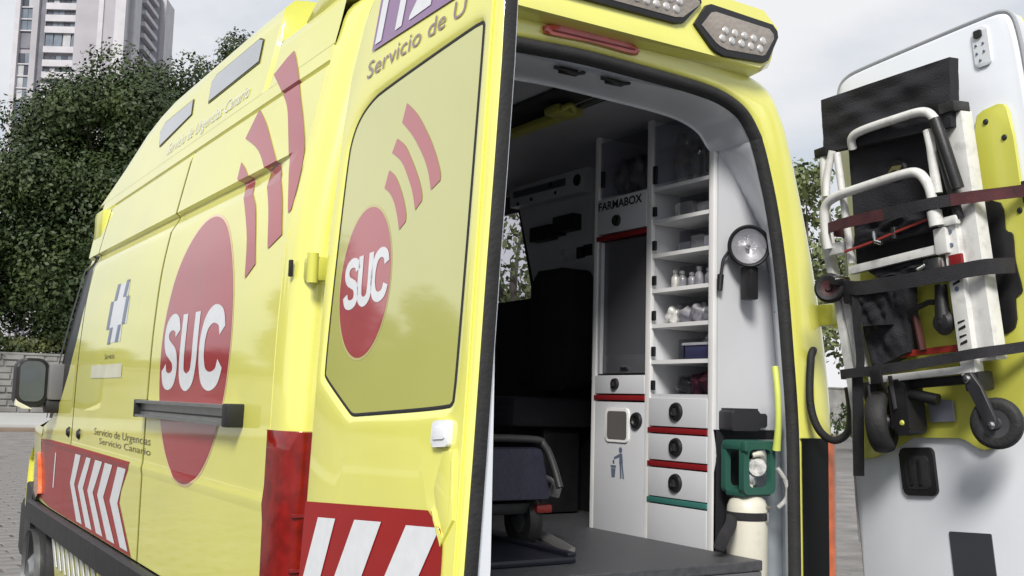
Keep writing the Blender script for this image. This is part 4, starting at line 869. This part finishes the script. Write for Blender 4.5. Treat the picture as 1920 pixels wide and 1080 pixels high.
# ceiling fittings
b = B(); b.box((.065, .185, 2.212), (.205, 1.7, 2.2215), W, .003); b.mk('roof_hatch', mat('hatch_dark', (.022, .022, .026), .5), AM)
b = B(); b.tube([(.215, .13, 2.205), (.220, .6, 2.205), (.224, 1.7, 2.205)], .009, 8); b.mk('ceiling_rail', ALU, AM)
b = B(); b.box((.236, .13, 2.214), (.262, 1.7, 2.2215), W); b.mk('rail_gap', BLK, AM)
b = B(); b.box((.165, .47, 2.172), (.215, 1.7, 2.196), W, .010); b.box((.12, .42, 2.170), (.225, .50, 2.200), W, .012); b.tube([(.13,.41,2.175),(.155,.395,2.19),(.18,.41,2.178)], .010, 8, 4); b.mk('infusion_holder', mat('olive_yellow', (.30, .30, .055), .45), AM)
for x in (-.105, .055):
    b = B(); b.box((x-.02, .045, 2.155), (x+.04, .06, 2.175), W, .003); b.tube([(x-.04, .05, 2.166), (x-.01, .035, 2.158), (x+.02, .04, 2.156), (x+.06, .045, 2.168)], .005, 8, 3); b.mk('header_clip', BLK, AM)
# ---- cabinet
CX = .55
cb = B(); fr = FX(CX)
cpoly = [(CX,.80),(.86,.80),(.86,1.55),(.80,1.85),(.70,2.222),(CX,2.222)]
for ya, yb in ((.160, .172), (.468, .482), (.770, .784)): cb.prism(cpoly if ya < .4 else [(CX+.004,.80),(.86,.80),(.86,2.222),(CX+.004,2.222)], -yb, -ya, lambda x, z, d: Vector((x, -d, z)))
cb.grid([[Vector((x0 if y < .4 else .858, y, z)) for y in (.165, .47, .78)] for x0, z in ((.858,.80),(.858,1.55),(.80,1.85),(.70,2.222))])
cab = cb.mk('cabinet', LIN, AM, 0)
for y0, y1 in ((.158, .180), (.462, .488), (.765, .787)):
    b = B(); b.box((CX-.004, y0, .80), (CX+.012, y1, 2.222), W, .002); b.mk('edge_strip', TRIM, cab)
for z in (1.983, 1.872, 1.756, 1.637, 1.519, 1.399, 1.287):
    b = B(); b.box((CX, .181, z-.013), (.845, .461, z), W); sh = b.mk('shelf', TRIM if z > 1.29 else LIN, cab, 0)
    b = B(); b.box((CX-.006, .440, z+.012), (CX+.004, .456, z+(.075 if z > 1.9 else .045)), W, .003); b.mk('catch', BLK, cab)
b = B(); b.prism([(.184,1.995),(.460,1.995),(.460,2.198),(.184,2.198)], -.003, .0, FX(CX+.004)); b.mk('cabinet_pane', ACR, cab)
b = B(); b.prism([(.490,1.995),(.764,1.995),(.764,2.198),(.490,2.198)], -.003, .0, FX(CX+.004)); b.mk('cabinet_pane', ACR, cab)
for z0, z1 in ((1.872, 1.968), (1.756, 1.857), (1.637, 1.741), (1.519, 1.622), (1.399, 1.504), (1.287, 1.384)):
    b = B(); b.prism([(.184, z0+.002), (.330, z0+.002), (.330, z0+(z1-z0)*.62), (.184, z0+(z1-z0)*.62)], -.0025, .0, FX(CX+.006)); b.mk('shelf_pane', ACR, cab)
b = B(); b.lathe([(0, .006), (.010, .005), (.013, .001), (.013, -.002)], 14, Vector((CX, .235, 2.07)), (-1, 0, 0)); b.mk('lock', STEEL, cab)
b = B(); b.box((CX-.006, .735, 2.03), (CX+.004, .750, 2.09), W, .003); b.mk('catch', BLK, cab)
def drawer(y0, y1, z0, z1, stripe, knob=True, name='drawer', kx=None, ks=.030):
    b = B(); b.box((CX-.006, y0, z0), (CX+.05, y1, z1), W, .003); d = b.mk(name, LIN, AM)
    if knob:
        ky = kx or (y0*.5+y1*.5); kz = (z0*.47+z1*.53) if z1 < 1.8 else 1.897
        b = B(); b.lathe([(0, .004), (ks*.45, .004), (ks*.55, .011), (ks*.9, .010), (ks, .003), (ks, -.004)], 22, Vector((CX-.006, ky, kz)), (-1, 0, 0)); b.mk('knob', BLK, d)
        b = B(); b.box((CX-.022, ky-.004, kz-ks*.4), (CX-.008, ky+.004, kz+ks*.4), W); b.mk('knob_grip', RUB, d)
    if stripe:
        z, m = stripe; b = B(); b.box((CX-.0085, y0-.002, z+.001), (CX+.02, y1+.002, z+.018), W, .002); b.mk('stripe', m, d)
    return d
drawer(.182, .464, 1.182, 1.274, (1.160, REDD)); drawer(.182, .464, 1.073, 1.157, (1.051, REDD)); drawer(.182, .464, .955, 1.048, (.934, GRNS))
drawer(.182, .464, .812, .931, None, False, 'lower_panel')
drawer(.488, .766, 1.286, 1.350, (1.263, REDD), True, 'drawer', .645, .020)
fb = drawer(.488, .766, 1.856, 1.985, (1.832, REDD), True, 'medicine_box', .650, .021)
put_text('FARMABOX', lambda a, z, d: Vector((CX-.006-d, -a, z)), -.760, 1.944, .250, .030, .001, 'box_lettering', BLK, fb, .028)
b = B(); b.prism([(.490,1.356),(.764,1.356),(.764,1.828),(.490,1.828)], -.02, -.012, FX(CX)); rs = b.mk('roller_shutter', DGRY, AM, 0)
b = B(); b.box((CX+.009, .492, 1.358), (CX+.013, .742, 1.42), W, .002); b.mk('lower_lip', DGRY, rs)
b = B(); b.box((CX-.002, .742, 1.356), (CX+.012, .756, 1.828), W, .002); b.mk('shutter_guide', SHELF, rs)
b = B(); b.box((CX+.001, .590, 1.372), (CX+.008, .630, 1.378), W); b.mk('shutter_grip', STEEL, rs)
b = B(); b.prism([(.488,.806),(.766,.806),(.766,1.258),(.488,1.258)], -.03, .004, FX(CX), .003); wd_ = b.mk('waste_door', LIN, AM)
b = B(); b.prism(rrect(.566,1.120,.700,1.236,.016), .003, .009, FX(CX), .003); b.mk('chute_frame', TRIM, wd_)
b = B(); b.prism(rrect(.576,1.130,.684,1.226,.012), .008, .0105, FX(CX)); b.mk('chute_flap', mat('brown_grey_flap', (.12, .115, .11), .3, 0, .4), wd_)
b = B(); b.lathe([(0, .006), (.012, .006), (.016, .011), (.026, .010), (.029, .003), (.029, -.004)], 22, Vector((CX-.004, .527, 1.196)), (-1, 0, 0)); b.mk('knob', BLK, wd_)
pf = lambda a, z, d: Vector((CX-.0045-d, a, z))
pic = [ell(.612, 1.094, .0095, .0095, 14), [(.618,1.082),(.602,1.082),(.598,1.050),(.618,1.046)], [(.618,1.080),(.648,1.068),(.648,1.061),(.618,1.070)], [(.616,1.048),(.606,1.046),(.604,.998),(.612,.998)], [(.606,1.048),(.599,1.048),(.590,.998),(.598,.998)],
       [(.668,1.040),(.634,1.040),(.637,1.033),(.665,1.033)], [(.664,1.030),(.638,1.030),(.642,1.000),(.660,1.000)], [(.655,1.058),(.645,1.058),(.645,1.047),(.655,1.047)]]
flat(pic, pf, .001, 'litter_pictogram', GREYV, wd_)
for i in range(3):
    b = B(); b.box((.60+.02*i, .20+.085*i, 1.757), (.72, .262+.085*i, 1.757+.045+.012*(i % 2)), W, .003); o = b.mk('dressing_box', [SHELF, PACK, SHELF][i], None); tag(o, 'pale dressing box on the third open cabinet shelf, %s from the doorway' % ['nearest', 'second', 'farthest'][i], 'box', 'dressing boxes on the cabinet shelf')
for i in range(2):
    b = B(); b.prism(rrect(.205+.11*i, 1.874, .295+.11*i, 1.915+.012*i, .012), 0, .10, lambda y, z, d: Vector((.60+d, y, z)), .006); o = b.mk('mask_bag', PACK, None); tag(o, 'flat clear mask bag on the second cabinet shelf, %s the doorway' % ['nearer', 'farther from'][i], 'bag', 'mask bags on the cabinet shelf')
# ---- end panel facing the rear doors
b = B(); b.grid([[Vector((.563+(min(.86, XO(z, .16)-.03)-.563)*t, .1555, z)) for t in (0, .25, .5, .75, 1)] for z in (1.18, 1.4, 1.6, 1.8, 2.0, 2.1, 2.222)]); b.mk('end_panel', LIN, AM, 0)
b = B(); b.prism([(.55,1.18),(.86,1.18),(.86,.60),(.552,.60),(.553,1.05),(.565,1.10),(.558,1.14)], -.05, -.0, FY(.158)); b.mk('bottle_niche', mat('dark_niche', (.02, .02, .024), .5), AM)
b = B(); b.prism([(.715,1.15),(.86,1.15),(.86,.60),(.70,.60)], .0, .01, FY(.155)); b.mk('grey_side_pad', mat('light_grey_pad', (.34, .38, .42), .5, 0, 0, .1, 10), AM)
b = B(); b.prism(rrect(.57,1.178,.692,1.240,.008), 0, .06, FY(.158), .008); b.prism(rrect(.692,1.188,.735,1.232,.006), 0, .045, FY(.158), .006); b.prism([(.58,1.236),(.69,1.236),(.69,1.247),(.58,1.247)], 0, .05, FY(.158)); b.mk('bracket_box', mat('graphite', (.028, .027, .032), .5), AM)
b = B(); b.tube([(.664,.012,1.375),(.658,-.004,1.30),(.661,-.004,1.20),(.668,.010,1.125)], [.011, .010, .010, .013], 10, 4); b.mk('grab_handle', mat('fluor_yellow', (.62, .70, .14), .4, 0, .4), AM)
b = B(); b.prism([(.700,1.545),(.716,1.545),(.716,1.582)], 0, .012, FY(.05)); b.mk('door_catch', BLK, AM)
# ---- hand lamp on its hook
hl = thing('hand_lamp', (.65, .12, 1.75), 'round black hand searchlight hung on the white panel inside the doorway', 'lamp')
c = Vector((.640, .105, 1.752)); ax = Vector((-.55, -.83, -.07)).normalized(); sc_ = lambda L: [(r_*.84, z_*.84) for r_, z_ in L]
b = B(); b.lathe(sc_([(0, -.062), (.035, -.060), (.060, -.036), (.074, .0), (.079, .022), (.080, .032), (.074, .038), (.066, .034), (.064, .026)]), 36, c, ax); b.mk('housing', BLK, hl, 50)
b = B(); b.lathe(sc_([(.066, .030), (.045, .014), (.022, .0), (.010, -.006), (0, -.006)]), 32, c, ax); b.mk('reflector', mat('lamp_mirror', (.85, .84, .82), .28, .65, .5, .05, 30, .12, 60), hl, 60)
b = B(); b.lathe(sc_([(0, .030), (.006, .026), (.009, .012), (.009, -.004)]), 12, c, ax); b.mk('bulb', STEEL, hl)
b = B(); b.lathe(sc_([(.067, .033), (.045, .038), (0, .041)]), 32, c, ax); b.mk('glass', ACR, hl, 60)
b = B(); b.box((.632, .085, 1.585), (.670, .13, 1.69), W, .008); b.mk('grip', BLK, hl)
b = B(); b.tube([(.590,.135,1.735),(.572,.14,1.71),(.565,.14,1.68),(.560,.14,1.655)], .005, 8, 4); b.tube([(.560,.14,1.66),(.556,.14,1.61)], [.011, .009], 10); b.mk('cord', BLK, hl)
# ---- oxygen cylinder
ox = thing('oxygen_cylinder', (.615, .075, .60), 'cream oxygen cylinder with green valve guard strapped by the doorway', 'gas cylinder')
oc = (.612, .075)
b = B(); b.lathe([(0, .602), (.056, .603), (.062, .62), (.062, .935), (.060, .955), (.053, .972), (.040, .984), (.026, .992), (.02, 1.0), (.02, 1.02)], 40, (oc[0], oc[1], 0)); b.mk('tank', CREAM, ox, 60)
b = B(); b.lathe([(.0, .0), (.0635, 0), (.0645, .012), (.0635, .024), (.0, .024)], 40, (oc[0], oc[1], .915)); bt = b.mk('belt', STRP, ox, 40)
b = B(); b.box((oc[0]+.012, oc[1]-.070, .912), (oc[0]+.022, oc[1]-.060, .942), W, .002); b.mk('belt_buckle', STEEL, bt)
b = B(); b.tube([(.535,.06,.925),(.50,.03,.905),(.465,.02,.875),(.455,.03,.84)], .018, 8, 4, .35); b.mk('belt_tail', STRP, bt)
b = B(); g0 = FY(oc[1]-.032)
outer = rrect(.550,.992,.682,1.148,.02, 4); inner = rrect(.572,1.012,.664,1.126,.020, 4)
F1 = [g0(a, z, .016) for a, z in outer]; F2 = [g0(a, z, .016) for a, z in inner]
b.grid([F1, F2, [g0(a, z, -.004) for a, z in inner], [g0(a, z, -.004) for a, z in outer], F1], True)
K1 = [g0(a, z, -.062) for a, z in outer]; K2 = [g0(a, z, -.062) for a, z in inner]
b.grid([K1, K2, [g0(a, z, -.080) for a, z in inner], [g0(a, z, -.080) for a, z in outer], K1], True)
b.box((.546, oc[1]-.046, 1.122), (.686, oc[1]+.046, 1.152), W, .012); b.box((.558, oc[1]-.04, .985), (.674, oc[1]+.04, 1.006), W, .008)
b.box((.545, oc[1]-.04, 1.12), (.56, oc[1]-.06, 1.15), W, .005)
b.mk('valve_guard', GREEN, ox)
b = B(); b.lathe([(0, .0), (.02, 0), (.024, .03), (.018, .05), (.026, .06), (.028, .085), (.015, .092), (0, .092)], 18, (oc[0]+.01, oc[1], 1.01)); b.mk('valve', STEEL, ox)
b = B(); b.lathe([(0, .022), (.026, .022), (.030, .014), (.030, -.01), (0, -.01)], 22, Vector((oc[0]+.018, oc[1]-.02, 1.072)), (-.6, -.8, 0)); b.mk('gauge', mat('gauge_face', (.62, .62, .60), .2, .3, .8, .5, 60), ox)
b = B(); b.tube([(oc[0]-.01,oc[1]-.03,1.108),(oc[0]+.012,oc[1]-.04,1.112),(oc[0]+.035,oc[1]-.03,1.10)], .010, 10, 4); b.mk('white_knob', CREAM, ox)
b = B(); b.tube([(oc[0]+.075,oc[1]-.05,1.07),(oc[0]+.10,oc[1]-.06,1.03),(oc[0]+.115,oc[1]-.05,.98),(oc[0]+.10,oc[1]-.03,.95)], .007, 8, 4); b.mk('oxygen_tube', PACK, ox)
b = B(); b.box((oc[0]+.02, oc[1]-.064, .952), (oc[0]+.036, oc[1]-.055, .958), W, .002); b.mk('stamp', mat('stamp_brown', (.2, .18, .13), .5), ox)
# ---- stretcher in the dark bay
sk = thing('stretcher', (-.12, 1.1, .815), 'wheeled stretcher with dark navy mattress standing inside the ambulance', 'stretcher')
b = B(); b.box((-.36, .30, .965), (.055, .36, 1.115), lambda x, y, z: Vector((x*(1-.0*(z-.9)), y+(z-.96)*.35, z)), .02); b.mk('backrest', NAVY, sk)
b = B(); b.box((-.36, .40, .965), (.055, 2.1, 1.03), W, .02); b.mk('mattress', NAVY, sk)
b = B(); b.tube([(-.38,.33,1.0),(-.38,.36,1.115),(-.34,.37,1.14),(.01,.37,1.14),(.06,.36,1.12),(.078,.34,1.07),(.085,.31,1.0)], .011, 10, 4); b.mk('push_bar', mat('dull_tube', (.06, .06, .06), .45, .3), sk)
b = B(); b.tube([(.07,.45,1.025),(.12,.44,1.02),(.155,.43,1.0)], .009, 8, 3); b.tube([(.155,.43,1.0),(.15,.44,.965)], .02, 8); b.mk('side_grip', mat('dull_grey', (.16, .16, .16), .5), sk)
b = B(); b.box((-.35, .36, .92), (.05, 2.0, .955), W, .01); b.mk('frame', BLK, sk)
for x in (-.33, .03):
    for y in (.42, 1.9):
        b = B(); b.lathe([(.04, -.02), (.074, -.022), (.084, -.008), (.084, .008), (.074, .022), (.04, .02)], 28, (x, y, .900), (1, 0, 0)); o = b.mk('wheel', RUB, sk)
        b = B(); b.lathe([(0, -.018), (.042, -.016), (.042, .016), (0, .018)], 16, (x, y, .900), (1, 0, 0)); b.mk('hub', ALU, o)
        b = B(); b.tube([(x, y, .885), (x-.02, y+.05, .94)], .010, 8); b.mk('leg', BLK, sk)
b = B(); b.box((.02, .33, .925), (.075, .40, .95), W, .008); b.mk('red_lever', mat('red_lever', (.20, .02, .015), .4), sk)
b = B(); b.tube([(.10,.62,.87),(.12,.5,.85),(.10,.35,.835),(.05,.2,.83)], .018, 8, 4, .5); b.mk('grey_strap', mat('dull_grey', (.16, .16, .16), .5), sk)
b = B(); b.box((-.40, .10, .816), (.0, 2.2, .835), W, .008); b.box((-.03, .10, .834), (.0, 2.2, .846), W, .004); b.box((-.40, .10, .834), (-.36, 2.2, .846), W, .004); b.mk('loading_ramp', mat('navy_ramp', (.012, .013, .022), .4), AM)

# ------------------------------------------------------------------ supplies on the cabinet shelves
def lump(c, r, name, m, seed, label, cat, group=None, wr=.25, n=14):
    r_ = np.random.default_rng(seed); ph = r_.random(6)*6.28; b = B(); rows = []
    for i in range(n+1):
        th = math.pi*i/n; row = []
        for j in range(2*n):
            p = 2*math.pi*j/(2*n); q = 1+wr*(.5*math.sin(3*p+ph[0]+2*th)+.4*math.sin(5*th+ph[1]-2*p)+.3*math.sin(7*p+ph[2]+4*th))
            row.append(Vector((c[0]+r[0]*q*math.sin(th)*math.cos(p), c[1]+r[1]*q*math.sin(th)*math.sin(p), max(c[2]-r[2]*.92, c[2]+r[2]*q*math.cos(th)))))
        rows.append(row)
    b.grid(rows, True); bmesh.ops.remove_doubles(b.bm, verts=b.bm.verts, dist=1e-5); o = b.mk(name, m, None, 70); return tag(o, label, cat, group)
for i in range(6):
    y = .20+i*.041
    if y > .425: continue
    b = B(); z = 1.637; h = .05+.008*(i % 3); b.lathe([(0, z+.001), (.013, z+.001), (.015, z+.004), (.015, z+h*.6), (.008, z+h*.75), (.0065, z+h*.8), (.010, z+h*.82), (.010, z+h), (0, z+h)], 16, (.60+.006*(i % 2), y, 0))
    tag(b.mk('vial', PACK, None, 50), 'small clear vial on the fourth cabinet shelf, %s in the row from the doorway' % ['first', 'second', 'third', 'fourth', 'fifth', 'last'][i], 'vial', 'vials in a row on the cabinet shelf')
LB = ['nearest', 'second', 'third', 'fourth']
for i in range(4):
    lump((.61, .215+i*.062, 1.519+.026), (.04, .032, .028+.006*(i % 2)), 'gauze_pack', PACK, 20+i, 'crumpled clear gauze pack on the fifth cabinet shelf, %s from the doorway' % LB[i], 'pack', 'gauze packs on the cabinet shelf')
b = B(); b.box((.59, .205, 1.40), (.72, .335, 1.404), W); b.prism([(.205,1.404),(.345,1.404),(.345,1.447),(.33,1.452),(.205,1.452)], 0, .006, FX(.596), .002)
b.box((.59, .337, 1.40), (.72, .345, 1.448), W); b.box((.715, .205, 1.40), (.72, .345, 1.448), W); tb = b.mk('box_tray', BLUEB, None); tag(tb, 'dark blue open tray box on the sixth cabinet shelf', 'tray')
b = B(); b.box((.586, .20, 1.446), (.60, .35, 1.455), W, .002); b.mk('rim', TRIM, tb)
lump((.66, .26, 1.399+.045), (.04, .05, .045), 'clear_bag', PACK, 41, 'clear plastic bag bulging behind the blue tray box', 'bag')
for i in range(3):
    lump((.62+.01*i, .225+.065*i, 1.287+.036-.004*i), (.05, .042, .040-.005*i), 'wine_red_pouch', WINE if i < 2 else mat('dark_pouch', (.03, .03, .028), .4, 0, .4, .5, 30), 50+i, ['wine red crumpled pouch on the lowest open shelf nearest the doorway', 'wine red crumpled pouch in the middle of the lowest open shelf', 'dark crumpled pouch at the inner end of the lowest open shelf'][i], 'pouch')
for i in range(4):
    b = B(); y = .21+i*.058; P_ = []
    for a in np.linspace(0, 2*math.pi, 17)[:-1]: P_.append((y+.024*math.cos(a)*(1+.1*math.sin(3*a+i)), 2.085+.085*math.sin(a)))
    b.prism(P_, 0, .014+.004*i, FX(.66-.012*i), .004); b.tube([(.64, y, 2.01), (.62, y+.015, 2.03), (.63, y-.01, 2.10), (.64, y+.01, 2.15)], .004, 6, 4)
    tag(b.mk('fluid_bag', PACK, None), 'clear fluid bag hanging behind the upper cabinet pane, %s from the doorway' % LB[i], 'fluid bag', 'fluid bags in the upper cabinet')
for i in range(3):
    lump((.64, .545+.08*i, 2.065), (.045, .045, .07), 'supply_bag', mat('grey_supply_bag', (.22, .22, .23), .3, 0, .6, .5, 25), 60+i, ['grey supply bag in the inner upper cabinet beside the centre post', 'grey supply bag in the middle of the inner upper cabinet', 'grey supply bag at the far end of the inner upper cabinet'][i], 'bag')
